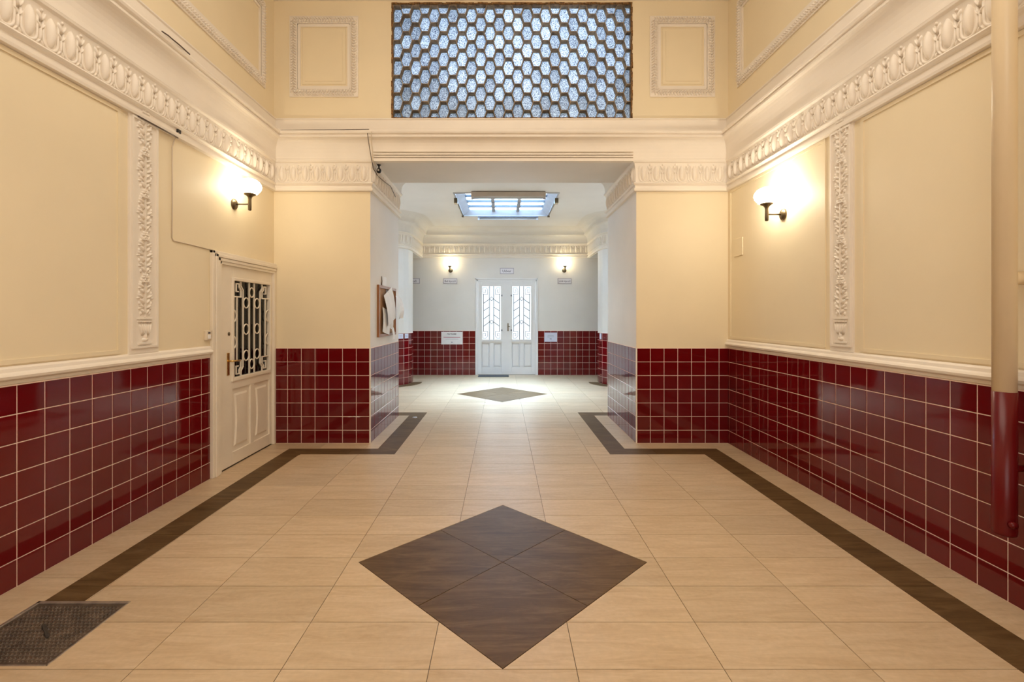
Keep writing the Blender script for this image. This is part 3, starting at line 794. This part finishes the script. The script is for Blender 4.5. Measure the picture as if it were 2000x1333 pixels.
def batten(x0, x1, y, zc, label, mh, hh=.06):
    r = empty('strip_light', ((x0+x1)/2, y, zc)); tag(r, label, 'light')
    bevel(sub(MB().box((x0, y-.05, zc-hh), (x1, y+.05, zc)), 'housing', mh, r), .006)
    sub(MB().tube([(x0+.04, y, zc-hh-.024), (x1-.04, y, zc-hh-.024)], .014, 10), 'tube', 'batten_white', r)
    for x in (x0+.02, x1-.02): sub(MB().box((x-.02, y-.02, zc-hh-.045), (x+.02, y+.02, zc-hh+.002)), 'lamp_holder', 'batten_white', r)
    for x in (x0+.12, x1-.12): sub(MB().tube([(x, y, zc-.005), (x, y, ZC+.09)], .008, 6), 'hanger', 'iron_paint', r)
batten(-.53, .72, 8.02, ZC-.008, 'tan fluorescent batten at the near edge of the skylight', 'batten_tan', .075)
batten(-.52, .74, 9.97, ZC-.008, 'slim white fluorescent batten at the far edge of the skylight', 'iron_paint', .03)

# ------------------------------------------------------------------ left door
dr = empty('door_1', (XL, 4.75, 0)); tag(dr, 'cream half glazed door with ringed white grille in the left wall', 'door', kind='structure')
D0, D1 = 4.322, 5.265
cs = MB()
for (w0, t_) in ((.0, .030), (.035, .040), (.075, .034), (.110, .024)):
    ww = .137-w0
    cs.box((XL, YE+.004+w0, 0), (XL+t_, YE+.004+w0+.034, 1.995-w0*.75))
    cs.box((XL, YE+.004+w0, 1.995-w0*.75-.028), (XL+t_, YP-.005, 1.995-w0*.75))
cs.box((XL, 5.272, 0), (XL+.028, YP-.008, 1.90))
cs.box((XL-.16, 4.29, 0), (XL+.006, 4.318, 1.905)).box((XL-.16, 5.268, 0), (XL+.006, 5.29, 1.905)).box((XL-.16, 4.29, 1.893), (XL+.006, 5.29, 1.915))
bevel(sub(cs, 'door_casing', 'door_paint', dr), .004)
LX = XL+.002
lf = MB(); gy0, gy1, gz0, gz1 = 4.515, 5.205, .835, 1.752
lf.box((LX-.045, D0, .012), (LX, gy0-.012, 1.890)).box((LX-.045, gy1+.012, .012), (LX, D1, 1.890))
lf.box((LX-.045, gy0-.012, gz1+.012), (LX, gy1+.012, 1.890)).box((LX-.045, gy0-.012, .725), (LX, gy1+.012, gz0-.012))
lf.box((LX-.045, gy0-.012, .012), (LX, gy1+.012, .13)).box((LX-.045, 4.825, .13), (LX, 4.895, .725))
leaf = bevel(sub(lf, 'door_leaf', 'door_paint', dr), .003)
def subl(mb, name, m):
    o = mb.build(name, m, leaf); o.data.transform(Matrix.Translation(-Vector(dr.location))); return o
for y0, y1 in ((4.503, 4.825), (4.895, 5.217)):
    pn = MB(); pn.box((LX-.035, y0, .13), (LX-.016, y1, .725))
    # fielded panel with a bowed outline
    ym = (y0+y1)/2; n_ = 9; a_ = []; 
    for i in range(n_+1):
        t = i/n_; a_.append((y0+.045+.028*math.sin(math.pi*t), .175+.50*t))
    for i in range(n_+1):
        t = 1-i/n_; a_.append((y1-.045-.028*math.sin(math.pi*t), .175+.50*t))
    k = len(a_)
    pn.add([(LX-.016, y, z) for y, z in a_]+[(LX-.004, ym+(y-ym)*.86, .425+(z-.425)*.93) for y, z in a_], [tuple(range(k, 2*k))]+[(a, (a+1)%k, k+(a+1)%k, k+a) for a in range(k)])
    fixn(subl(pn, 'panel', 'door_paint'))
wf = MB()
for a, b in (((gy0-.035, gz0-.035), (gy0, gz1+.03)), ((gy1, gz0-.035), (gy1+.035, gz1+.03)), ((gy0, gz0-.035), (gy1, gz0)), ((gy0, gz1), (gy1, gz1+.03))):
    wf.box((LX-.03, a[0], a[1]), (LX+.014, b[0], b[1]))
bevel(subl(wf, 'glazing_frame', 'door_paint'), .005)
subl(MB().box((LX-.030, gy0, gz0), (LX-.026, gy1, gz1)), 'pane', 'clear_glass')
gr = MB(); ym = (gy0+gy1)/2; hw = (gy1-gy0)/2
gu, gv, gn, go = (0,1,0), (0,0,1), (1,0,0), (LX-.014, ym, 0); bw, bd = .011, .012
P_ = lambda pts: gr.poly(pts, bw, bd, gu, gv, gn, go)
for q in (-1, 1):
    P_([(q*.273, gz0+.15), (q*.273, gz1-.15)]); P_([(q*.048, gz0), (q*.048, gz1)])
    for (zz, sg) in ((gz1, 1), (gz0, -1)):
        P_([(q*.165, 1.29), (q*.165, zz-sg*.085), (q*.205, zz-sg*.045), (q*.205, zz)])
        P_([(q*hw, zz-sg*.150), (q*.205, zz-sg*.150), (q*.205, zz-sg*.085), (q*.235, zz-sg*.055), (q*.235, zz-sg*.025), (q*.285, zz-sg*.025), (q*.285, zz-sg*.10), (q*.250, zz-sg*.10)])
    for zz in (1.547, 1.285, 1.025): gr.tube([(LX-.008, ym+q*.105+.050*math.cos(t*math.pi/9), zz+.050*math.sin(t*math.pi/9)) for t in range(18)], .0065, 6, closed=True)
    for zz in (1.418, 1.166): gr.tube([(LX-.008, ym+q*(hw-.062*math.sin(math.pi*t/10)), zz+.062*math.cos(math.pi*t/10)) for t in range(11)], .0065, 6)
for zz in (1.655, .93): gr.tube([(LX-.008, ym+.043*math.cos(t*math.pi/9), zz+.048*math.sin(t*math.pi/9)) for t in range(18)], .0065, 6, closed=True)
subl(gr, 'grille', 'iron_white')
hd = MB().box((LX, 4.405, .865), (LX+.006, 4.447, 1.075)); bevel(subl(hd, 'handle_plate', 'brass'), .003)
subl(MB().tube([(LX+.004, 4.426, .998), (LX+.045, 4.426, .998), (LX+.050, 4.44, .998), (LX+.050, 4.54, .994)], .009, 8), 'lever_handle', 'brass')
subl(MB().lathe([(.017, 0), (.017, .006), (.008, .008)], (LX, 4.44, 1.25), 'x', 14), 'lock_cylinder', 'antique_brass')
# room behind the glass
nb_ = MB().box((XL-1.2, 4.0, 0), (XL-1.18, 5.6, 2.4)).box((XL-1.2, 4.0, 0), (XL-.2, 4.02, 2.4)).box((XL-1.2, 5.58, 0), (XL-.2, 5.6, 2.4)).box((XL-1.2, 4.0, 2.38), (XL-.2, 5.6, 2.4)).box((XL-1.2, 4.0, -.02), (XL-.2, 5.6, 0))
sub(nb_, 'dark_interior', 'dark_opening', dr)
def drape(y0, y1, x, m, nm):
    mb = MB(); k = 40; vs = []
    for i in range(k+1):
        y = y0+(y1-y0)*i/k; xx = x+.012*math.sin(i*1.35)+.005*math.sin(i*.6)
        vs += [(xx, y, .80), (xx, y, 1.80)]
    mb.add(vs, [(2*i, 2*i+2, 2*i+3, 2*i+1) for i in range(k)], True)
    sub(mb, nm, m, dr)
drape(gy0-.01, 4.70, XL-.10, 'curtain_cloth', 'curtain'); drape(4.705, 4.84, XL-.085, 'pale_curtain', 'curtain')
drape(4.93, 5.21, XL-.10, 'curtain_cloth', 'curtain')

# ------------------------------------------------------------------ back double door
bd_ = empty('door_2', (.0925, YB, 0)); tag(bd_, 'white double door with bright grilled panes in the far wall', 'door', kind='structure')
fr = MB()
fr.box((DX0, YB-.02, 0), (DX0+.055, YB+.15, DZ)).box((DX1-.055, YB-.02, 0), (DX1, YB+.15, DZ)).box((DX0, YB-.02, DZ-.055), (DX1, YB+.15, DZ))
fr.box((DX0-.005, YB-.032, 0), (DX0+.025, YB, DZ+.012)).box((DX1-.025, YB-.032, 0), (DX1+.005, YB, DZ+.012)).box((DX0-.005, YB-.032, DZ-.02), (DX1+.005, YB, DZ+.012))
bevel(sub(fr, 'door_frame', 'white_door_paint', bd_), .004)
zpx = lambda y: H+(617-y)*.01224
xpx = lambda x: (x-982)*.01224
for (l0, l1, gx0, gx1, hs) in ((DX0+.058, .075, xpx(941.5), xpx(978.5), 1), (.085, DX1-.058, xpx(1000.2), xpx(1037.4), -1)):
    z0, z1 = zpx(664), zpx(559); yf = YB+.005
    lb = MB()
    lb.box((l0, yf, .015), (gx0-.01, yf+.045, DZ-.058)).box((gx1+.01, yf, .015), (l1, yf+.045, DZ-.058))
    lb.box((gx0-.01, yf, z1+.01), (gx1+.01, yf+.045, DZ-.058)).box((gx0-.01, yf, zpx(671)), (gx1+.01, yf+.045, z0-.01)).box((gx0-.01, yf, .015), (gx1+.01, yf+.045, .19))
    xm = (gx0+gx1)/2; lb.box((xm-.05, yf, .19), (xm+.05, yf+.045, zpx(671)))
    L_ = bevel(sub(lb, 'door_leaf', 'white_door_paint', bd_), .003)
    def sl2(mb, name, m):
        o = mb.build(name, m, L_); o.data.transform(Matrix.Translation(-Vector(bd_.location))); return o
    for a, b in ((gx0-.01, xm-.05), (xm+.05, gx1+.01)):
        pb = MB().box((a, yf+.036, .19), (b, yf+.044, zpx(671))); pb.box((a+.026, yf+.008, .216), (b-.026, yf+.04, zpx(671)-.026)); bevel(sl2(pb, 'panel', 'white_door_paint'), .003)
    sl2(MB().box((gx0-.05, yf-.022, z0-.045), (gx1+.05, yf, z0-.022)), 'glazing_ledge', 'white_door_paint')
    gf = MB()
    for a, b in (((gx0-.03, z0-.02), (gx0+.004, z1+.03)), ((gx1-.004, z0-.02), (gx1+.03, z1+.03)), ((gx0, z0-.02), (gx1, z0+.004)), ((gx0, z1-.004), (gx1, z1+.03))):
        gf.box((a[0], yf-.008, a[1]), (b[0], yf+.03, b[1]))
    bevel(sl2(gf, 'glazing_frame', 'white_door_paint'), .003)
    sl2(MB().box((gx0, yf+.020, z0), (gx1, yf+.024, z1)), 'pane', 'clear_glass')
    g = MB(); org = (xm, yf+.016, 0); zz = lambda cy: zpx(500+cy/4.76)
    uu, vv, nn = (1,0,0), (0,0,1), (0,-1,0)
    W = .016
    pl = lambda pts, w_=W: g.poly(pts, w_, .010, uu, vv, nn, org)
    hw2 = (gx1-gx0)/2
    for q in (-1, 1):
        pl([(q*.050, z0), (q*.050, z1)]); pl([(q*.192, zz(700)), (q*.192, zz(355))])
        for c0, c1 in ((405, 442), (478, 511), (550, 590), (617, 656)): pl([(q*.055, zz(c0)), (q*.192, zz(c1))])
        for zt, sg in ((z1, 1), (z0, -1)):
            pl([(q*.205, zt-sg*.20), (q*.092, zt-sg*.20), (q*.092, zt-sg*.085), (q*.135, zt-sg*.035), (q*.20, zt-sg*.035), (q*.20, zt-sg*.15), (q*.14, zt-sg*.15), (q*.14, zt-sg*.09), (q*.165, zt-sg*.09)], .009)
    for c in (400, 615): r_ = .047; pl([(0, zz(c)-r_), (r_, zz(c)), (0, zz(c)+r_), (-r_, zz(c)), (0, zz(c)-r_)], .013)
    sl2(g, 'grille', 'iron_paint')
    for zc_ in (zz(370), zz(692)): sl2(MB().box((xm+hs*(hw2+.005), yf-.03, zc_-.02), (xm+hs*(hw2+.035), yf, zc_+.02)), 'latch', 'iron_paint')
sub(MB().box((.062, YB-.016, .02), (.098, YB+.008, DZ-.06)), 'meeting_strip', 'white_door_paint', bd_)
hb = MB().box((.112, YB-.008, 1.05), (.138, YB+.006, 1.24)); sub(hb, 'handle_plate', 'antique_brass', bd_)
sub(MB().tube([(.125, YB-.006, 1.16), (.125, YB-.045, 1.16), (.175, YB-.048, 1.157)], .007, 8), 'lever_handle', 'antique_brass', bd_)

# street door behind the camera
sd = empty('door_3', (0, YF-.1, 0)); tag(sd, 'glazed street door behind the camera', 'door', kind='structure')
fr = MB()
for x in (-1.3, -.045, 1.21): fr.box((x, YF-.15, 0), (x+.09, YF-.05, 3.3))
for z in (0, 1.0, 2.5, 3.2): fr.box((-1.3, YF-.15, z), (1.3, YF-.05, z+.10))
for x in (-.66, .62): fr.box((x, YF-.14, 0), (x+.05, YF-.06, 3.3))
fr.box((-1.3, YF-.13, 0), (1.3, YF-.09, 1.0)); sub(fr, 'door_frame', 'wood', sd)
sub(MB().box((-1.25, YF-.11, 1.05), (1.25, YF-.104, 3.25)), 'pane', 'clear_glass', sd)

# ------------------------------------------------------------------ wall sconces (local: wall plane y=0, arm towards -y)
def make_sconce(gm):
    r = empty('wall_sconce')
    MB().lathe([(.052, 0), (.052, -.006), (.046, -.014), (.030, -.024), (.012, -.028)], (0,0,0), 'y', 24).build('wall_plate', 'antique_brass', r)
    MB().tube([(0, -.02, 0), (0, -.150, 0)], .0075, 8).build('arm', 'antique_brass', r)
    MB().lathe([(.010, -.060), (.015, -.056), (.016, -.02), (.015, .045), (.018, .062), (.028, .076), (.050, .088), (.056, .096), (.052, .100)], (0, -.150, 0), 'z', 20).build('stem', 'antique_brass', r)
    prof = []
    for k in range(11):
        t = -math.pi/2+math.pi*k/10; prof.append((max(.004, .104*math.cos(t)) if k not in (0,) else .048, .166+.078*math.sin(t)))
    prof[0] = (.050, .098); prof[1] = (.072, .103)
    MB().lathe(prof, (0, -.150, 0), 'z', 28).build('globe', gm, r)
    return r
a_ = make_sconce('globe_hall'); a_.location = (XL, 4.53, 2.478); a_.rotation_euler.z = math.pi/2
tag(a_, 'lit oval globe sconce on the left wall above the cream door', 'lamp', 'brass globe wall sconces')
c_ = make_sconce('globe_hall_bright'); c_.location = (XR, 4.27, 2.326); c_.rotation_euler.z = -math.pi/2
tag(c_, 'lit oval globe sconce on the right wall beside the leaf pilaster', 'lamp', 'brass globe wall sconces')
b_ = make_sconce('globe_room'); b_.location = (xpx(880), YB, 2.50)
tag(b_, 'small lit sconce on the far wall left of the double door', 'lamp', 'brass globe wall sconces')
d_ = copy_tree(b_); d_.location = (xpx(1102), YB, 2.50)
tag(d_, 'small lit sconce on the far wall right of the double door', 'lamp', 'brass globe wall sconces')

# ------------------------------------------------------------------ signs and papers on the far wall
def word(body, size, m, bold):
    c = bpy.data.curves.new('lettering', 'FONT'); c.body = body; c.size = size; c.align_x = 'LEFT'; c.align_y = 'CENTER'; c.extrude = .0006; c.resolution_u = 3
    if bold: c.offset = size*.02
    t_ = bpy.data.objects.new('lettering_curve', c); COL.objects.link(t_); c.materials.append(M[m])
    bpy.context.view_layer.update()
    me = bpy.data.meshes.new_from_object(t_.evaluated_get(bpy.context.evaluated_depsgraph_get())); me.name = 'lettering'
    bpy.data.objects.remove(t_); xs = [v.co.x for v in me.vertices]
    return me, min(xs), max(xs)
def text(body, size, loc, m, parent, bold=False):
    ws = [word(w_, size, m, bold) for w_ in body.split()]; sp_ = size*.28
    tot = sum(b-a for _, a, b in ws)+sp_*(len(ws)-1); x = -tot/2
    for me, a, b in ws:
        o = link('lettering', me, parent, (loc[0]+x-a, loc[1], loc[2])); o.rotation_euler = (math.pi/2, 0, 0); x += b-a+sp_
def sign(x0, x1, y0, y1, body, label, size):
    X0, X1, Z1, Z0 = xpx(x0), xpx(x1), zpx(y0), zpx(y1); c = ((X0+X1)/2, YB, (Z0+Z1)/2)
    r = empty('direction_sign', c); tag(r, label, 'sign', 'small framed direction signs on the far wall')
    a, b = (X1-X0)/2, (Z1-Z0)/2
    MB().box((-a+.012, -.010, -b+.012), (a-.012, 0, b-.012)).build('sign_plate', 'plaque', r)
    f = MB().box((-a, -.016, -b), (a, 0, -b+.012)).box((-a, -.016, b-.012), (a, 0, b)).box((-a, -.016, -b), (-a+.012, 0, b)).box((a-.012, -.016, -b), (a, 0, b))
    f.build('sign_frame', 'plaque_edge', r)
    text(body, size, (0, -.0112, -.005), 'ink', r)
sign(976.5, 1003.5, 524, 535.5, 'Udvar', 'small framed white sign centred above the double door', .085)
sign(866, 893, 544, 554.5, 'Bal lépcső', 'small framed white sign under the left far sconce', .068)
sign(1089, 1116, 544, 554.5, 'Jobb lépcső', 'small framed white sign under the right far sconce', .062)
sign(793, 820, 544, 554.5, 'lépcső', 'small framed white sign half hidden by the left rounded pier', .070)

def sheet(loc, w_, h_, label, m='paper', name='notice_paper', rz=0, lines=(), cat='notice'):
    r = empty(name, loc, rz); tag(r, label, cat)
    MB().box((-w_/2, -.003, -h_/2), (w_/2, 0, h_/2)).build('sheet', m, r)
    for (cx, cz, lw, lh, im) in lines: MB().box((cx-lw/2, -.0040, cz-lh/2), (cx+lw/2, -.0029, cz+lh/2)).build('print_line', im, r)
    return r
p = sheet(((xpx(862)+xpx(903.5))/2, YB-.009, (zpx(648.5)+zpx(673))/2), xpx(903.5)-xpx(862), zpx(648.5)-zpx(673), 'large white poster with a bold heading on the red tiles left of the double door',
          lines=((0, .018, .40, .014, 'ink_red'), (.0, -.028, .31, .006, 'ink_grey')), name='poster', cat='poster')
text('FIGYELEM !', .048, (0, -.0036, .095), 'ink', p, bold=True)
MB().lathe([(.016, 0), (.016, -.002)], (0, -.0035, -.10), 'y', 12).build('stamp', 'ink_grey', p)
p = sheet(((xpx(1063)+xpx(1088))/2, YB-.009, (zpx(650)+zpx(668))/2), xpx(1088)-xpx(1063), zpx(650)-zpx(668), 'small white notice on the red tiles right of the double door', 'paper_blue',
          lines=((0, .045, .13, .008, 'ink_grey'), (0, .028, .16, .005, 'ink_grey'), (0, .012, .16, .005, 'ink_grey'), (-.02, -.01, .12, .005, 'ink_grey'), (0, -.040, .05, .014, 'ink')))
am = (Vector(la[2])+Vector(la[3]))/2
for k, (t, lab) in enumerate(((2, 'pale blue slip on the left rounded pier, the one nearer the noticeboard'), (3, 'pale blue slip on the left rounded pier, the one nearer the double door'))):
    a, b = Vector(la[t]), Vector(la[t+1]); d = (b-a).normalized(); n = Vector((d.y, -d.x)); c = (a+b)/2+n*.011-(d*.0)
    sheet((c.x, c.y, 1.0), .115, .095, lab, 'paper_blue', rz=math.atan2(d.y, d.x), lines=((0, .015, .07, .006, 'ink_grey'), (0, -.01, .06, .005, 'ink_grey')), name='paper_slip')
a, b = Vector(ra[0]), Vector(ra[1]); d = (b-a).normalized(); n = Vector((d.y, -d.x)); c = (a+b)/2+n*.011
sheet((c.x, c.y, .99), .10, .12, 'pale blue slip on the right rounded pier beside the far room', 'paper_blue', rz=math.atan2(d.y, d.x), name='paper_slip')

# doormat
dm = MB().box((xpx(935), 11.04, 0), (xpx(993.5), 11.36, .014)); o = bevel(dm.build('doormat', 'mat_rubber'), .004)
tag(o, 'thin dark doormat in front of the left leaf of the double door', 'mat')
# floor socket
o = empty('floor_socket', (-1.225, 6.66, 0)); tag(o, 'tiny chrome ringed socket in the dark floor band by the left pier', 'socket')
MB().lathe([(.034, 0), (.034, .004), (.020, .006), (.019, .001)], (0,0,0), 'z', 18).build('ring', 'chrome', o)
MB().lathe([(.018, .001), (.018, .003)], (0,0,0), 'z', 14).build('plug', 'black_plastic', o)

# ------------------------------------------------------------------ noticeboard on the inner face of the left pier
ny0, ny1, nz0, nz1 = 5.60, 6.50, 1.165, 1.785
nbd = empty('noticeboard', (PL, (ny0+ny1)/2, nz0)); tag(nbd, 'brown framed noticeboard on the inner face of the left pier', 'noticeboard')
f = MB(); t_ = .035
f.box((PL, ny0, nz0), (PL+.028, ny0+t_, nz1)).box((PL, ny1-t_, nz0), (PL+.028, ny1, nz1)).box((PL, ny0+t_, nz0), (PL+.028, ny1-t_, nz0+t_)).box((PL, ny0+t_, nz1-t_), (PL+.028, ny1-t_, nz1))
bevel(sub(f, 'wooden_frame', 'wood', nbd), .003)
sub(MB().box((PL, ny0+t_, nz0+t_), (PL+.012, ny1-t_, nz1-t_)), 'cork_board', 'cork', nbd)
def hung(y, z, w_, h_, ang, out, label, m='paper', curl=.02):
    """paper pinned at its top, turned by ang in the plane of the board, bulging out by curl"""
    r = empty('pinned_paper', (PL+out, y, z)); tag(r, label, 'paper', 'sheets pinned on the noticeboard')
    mb = MB(); k = 6; vs = []; ca, sa = math.cos(ang), math.sin(ang)
    for i in range(k+1):
        for j in range(4):
            a = (j/3-.5)*w_; b = -h_*i/k
            x = curl*math.sin(math.pi*i/k*.9)+curl*.9*(i/k)*(abs(j/3-.5)*1.6)
            vs.append((x, a*ca-b*sa, a*sa+b*ca))
    nn = len(vs); vs += [(x+.0015, y_, z_) for x, y_, z_ in vs]
    fs = [(i*4+j, i*4+j+1, i*4+j+5, i*4+j+4) for i in range(k) for j in range(3)]
    fs += [tuple(q+nn for q in reversed(f_)) for f_ in fs]
    bd = [j for j in range(4)]+[i*4+3 for i in range(1, k+1)]+[k*4+j for j in (2,1,0)]+[i*4 for i in range(k-1, 0, -1)]
    fs += [(bd[i], bd[i-1], bd[i-1]+nn, bd[i]+nn) for i in range(len(bd))]
    mb.add(vs, fs); fixn(mb.build('sheet', m, r))
    MB().lathe([(.005, 0), (.005, .008), (.002, .010)], (-.002, 0, -.012), 'x', 8).build('pin', 'chrome', r)
hung(5.96, 1.725, .42, .42, .30, .042, 'large white sheet hanging askew across the near upper half of the noticeboard', curl=.022)
hung(6.12, 1.735, .30, .22, -.10, .016, 'grey sheet at the far upper side of the noticeboard', 'paper_grey', .006)
hung(5.92, 1.50, .34, .30, -.14, .030, 'long crumpled white sheet in the lower middle of the noticeboard', curl=.010)
hung(6.21, 1.47, .16, .22, -.12, .022, 'narrow white sheet right of the crumpled one on the noticeboard', curl=.012)
hung(6.42, 1.69, .22, .31, .08, .060, 'white sheet curling off the far edge of the noticeboard', curl=.045)
hung(6.17, 1.265, .11, .15, .06, .052, 'small white sheet dangling over the bottom of the noticeboard frame', curl=.012)
sheet((PL+.006, 5.93, 1.845), .20, .11, 'white slip stuck on the wall above the noticeboard', rz=math.pi/2, name='paper_slip')
tag(MB().tube([(PL+.006, 5.79, 1.79), (PL+.010, 5.80, 1.84), (PL+.006, 5.795, 1.90)], [.008, .006, .002], 6).build('cable_stub', 'cable_dark'), 'black cable end sticking up behind the noticeboard', 'cable')
# outline of a blanked box on the same face
mb = MB()
mb.box((PL, 5.42, 2.30), (PL+.004, 5.53, 2.56)); tag(bevel(mb.build('cover_plate', 'daylit_paint'), .002), 'painted over cover plate high on the inner face of the left pier', 'cover plate')
tag(bevel(MB().box((XR-.010, 4.985, 2.055), (XR, 5.165, 2.245)).build('access_panel', 'wall_paint'), .003), 'small cream access panel on the right wall near the pier', 'cover plate')

# doorbell unit by the left door
db = empty('doorbell', (XL, 4.105, 1.25)); tag(db, 'small cream door buzzer on the wall beside the left door', 'doorbell')
bevel(MB().box((0, -.034, -.042), (.026, .034, .042)).build('housing', 'cream_plastic', db), .005)
bevel(MB().box((.026, -.018, -.028), (.031, .018, .006)).build('button', 'paper', db), .002)
MB().box((.026, -.014, .016), (.0285, .014, .028)).build('speaker_slot', 'ink', db)

# ------------------------------------------------------------------ surveillance camera and cables
cm = empty('security_camera', (-1.405, 5.42, ZS)); tag(cm, 'tiny black security camera under the left end of the lintel', 'camera')
MB().lathe([(.022, 0), (.022, -.008), (.010, -.014), (.008, -.045)], (0,0,0), 'z', 14).build('bracket', 'black_plastic', cm)
MB().lathe([(.004, -.100), (.018, -.094), (.027, -.076), (.027, -.062), (.018, -.046), (.006, -.042)], (0,0,0), 'z', 18).build('housing', 'black_plastic', cm)
MB().lathe([(.012, -.024), (.012, -.030), (.006, -.032)], (0, 0, -.070), 'y', 14).build('lens', 'chrome', cm)
def cable(pts, r, m, label):
    o = MB().tube(pts, r, 6).build('cable', m); tag(o, label, 'cable'); return o
cable([(PL+.05+.0, YP-.135, 3.42), (PL+.045, YP-.115, 3.33), (PL+.052, YP-.09, 3.22), (PL+.05, YP-.075, 3.13), (PL+.055, YP+.01, 3.10), (PL+.060, YP+.04, 3.09)], .005, 'cable_pale', 'pale cable dropping over the left end of the lintel to the camera')
cable([(PL+.010, YP-.142, 3.40), (PL+.012, YP-.118, 3.34), (PL+.026, YP-.085, 3.20), (PL+.050, YP-.05, 3.04), (PL+.038, 5.50, 3.03), (PL+.055, 5.75, 3.03), (PL+.056, 6.05, 3.06), (PL+.05, 6.35, 3.0)], .004, 'cable_dark', 'dark cable running over the frieze of the left pier inner face')
cable([(XL+.12, YP-.09, 3.452), (-2.1, YP-.09, 3.455), (-1.8, YP-.10, 3.452), (PL+.02, YP-.12, 3.449)], .0035, 'cable_dark', 'dark cable lying on the cornice above the left pier')
cable([(XL+.122, 3.40, 3.446), (XL+.135, 3.45, 3.443), (XL+.126, 3.50, 3.449), (XL+.138, 3.56, 3.44), (XL+.130, 3.61, 3.445), (XL+.124, 3.70, 3.446)], .005, 'cable_dark', 'short dark cable bunched on the left wall cornice')
cable([(XL+.030, 3.30, 2.800), (XL+.034, 3.50, 2.798), (XL+.034, 3.70, 2.797)], .005, 'cable_dark', 'dark cable along the lower edge of the left frieze')
cable([(XL+.034, 3.705, 2.84), (XL+.012, 3.69, 2.78), (XL+.005, 3.676, 2.72), (XL+.005, 3.678, 2.4), (XL+.005, 3.674, 2.02), (XL+.005, 3.69, 2.0), (XL+.005, 3.9, 2.0), (XL+.005, 4.15, 1.995)], .0045, 'cable_pale', 'thin painted cable down the left wall and across to the door casing')
tag(bevel(MB().box((XL+.018, 3.70, 2.84), (XL+.036, 3.735, 2.868)).build('cable_clip', 'black_plastic'), .003), 'black cable clip on the lower edge of the left frieze', 'clip')

# ------------------------------------------------------------------ pipe at the right
PX, PY, PRD = 2.384, 2.27, .044
pp = empty('drain_pipe', (PX, PY, .39)); tag(pp, 'thick vertical pipe in front of the right wall, cream above and red below', 'pipe')
zc_ = 1.060-.39
MB().lathe([(PRD, zc_), (PRD, ZH-.39-.002)], (0,0,0), 'z', 32).build('upper_pipe', 'pipe_cream', pp)
MB().lathe([(PRD*.7, -.012), (PRD*.97, -.006), (PRD+.001, .006), (PRD+.001, zc_)], (0,0,0), 'z', 32).build('lower_pipe', 'pipe_red', pp)
MB().lathe([(.016, 0), (.016, .02), (.011, .024)], (-.014, -PRD-.018, .055), 'y', 14).build('bleed_plug', 'pipe_red', pp)
MB().tube([(.02, .03, 1.212), (XR-PX-.004, .03, 1.212)], .032, 16).build('wall_bracket', 'pipe_cream', pp)
MB().tube([(.02, .01, .30), (XR-PX-.012, .01, .30)], .016, 12).build('wall_bracket', 'pipe_red', pp)

# ------------------------------------------------------------------ metal hatch in the floor
ht = empty('floor_hatch', (-2.075, 2.153, 0)); tag(ht, 'square studded metal hatch in the floor beside the left border band', 'hatch')
hx, hy = .229, .219
MB().box((-hx+.004, -hy+.004, -.010), (hx-.004, hy-.004, -.002)).build('plate', 'steel_worn', ht)
f = MB().box((-hx+.001, -hy+.001, -.012), (-hx+.018, hy-.001, .003)).box((-hx+.001, hy-.018, -.012), (hx-.001, hy-.001, .003)).box((hx-.010, -hy+.001, -.012), (hx-.001, hy-.001, .0)).box((-hx+.001, -hy+.001, -.012), (hx-.001, -hy+.010, .0))
bevel(f.build('rim', 'steel_edge', ht), .002)
st = MB(); pit = .0185; i = 0
y = -hy+.03
while y < hy-.03:
    x = -hx+.034+(pit/2 if i % 2 else 0)
    while x < hx-.026:
        st.blob((x, y), .0088, .0042, .0030, .7 if i % 2 else -.7, (1,0,0), (0,1,0), (0,0,1), (0,0,-.002), 6, 2)
        x += pit
    y += pit*.62; i += 1
tag(st.build('tread_studs', 'steel_worn', ht), kind='stuff')
lb_ = bevel(MB().box((-.065, -.007, -.0025), (.065, .007, .006)).build('lift_bar', 'dark_opening', ht, (0,0,0)), .003); lb_.location = (.02, -.006, 0); lb_.rotation_euler.z = -.70
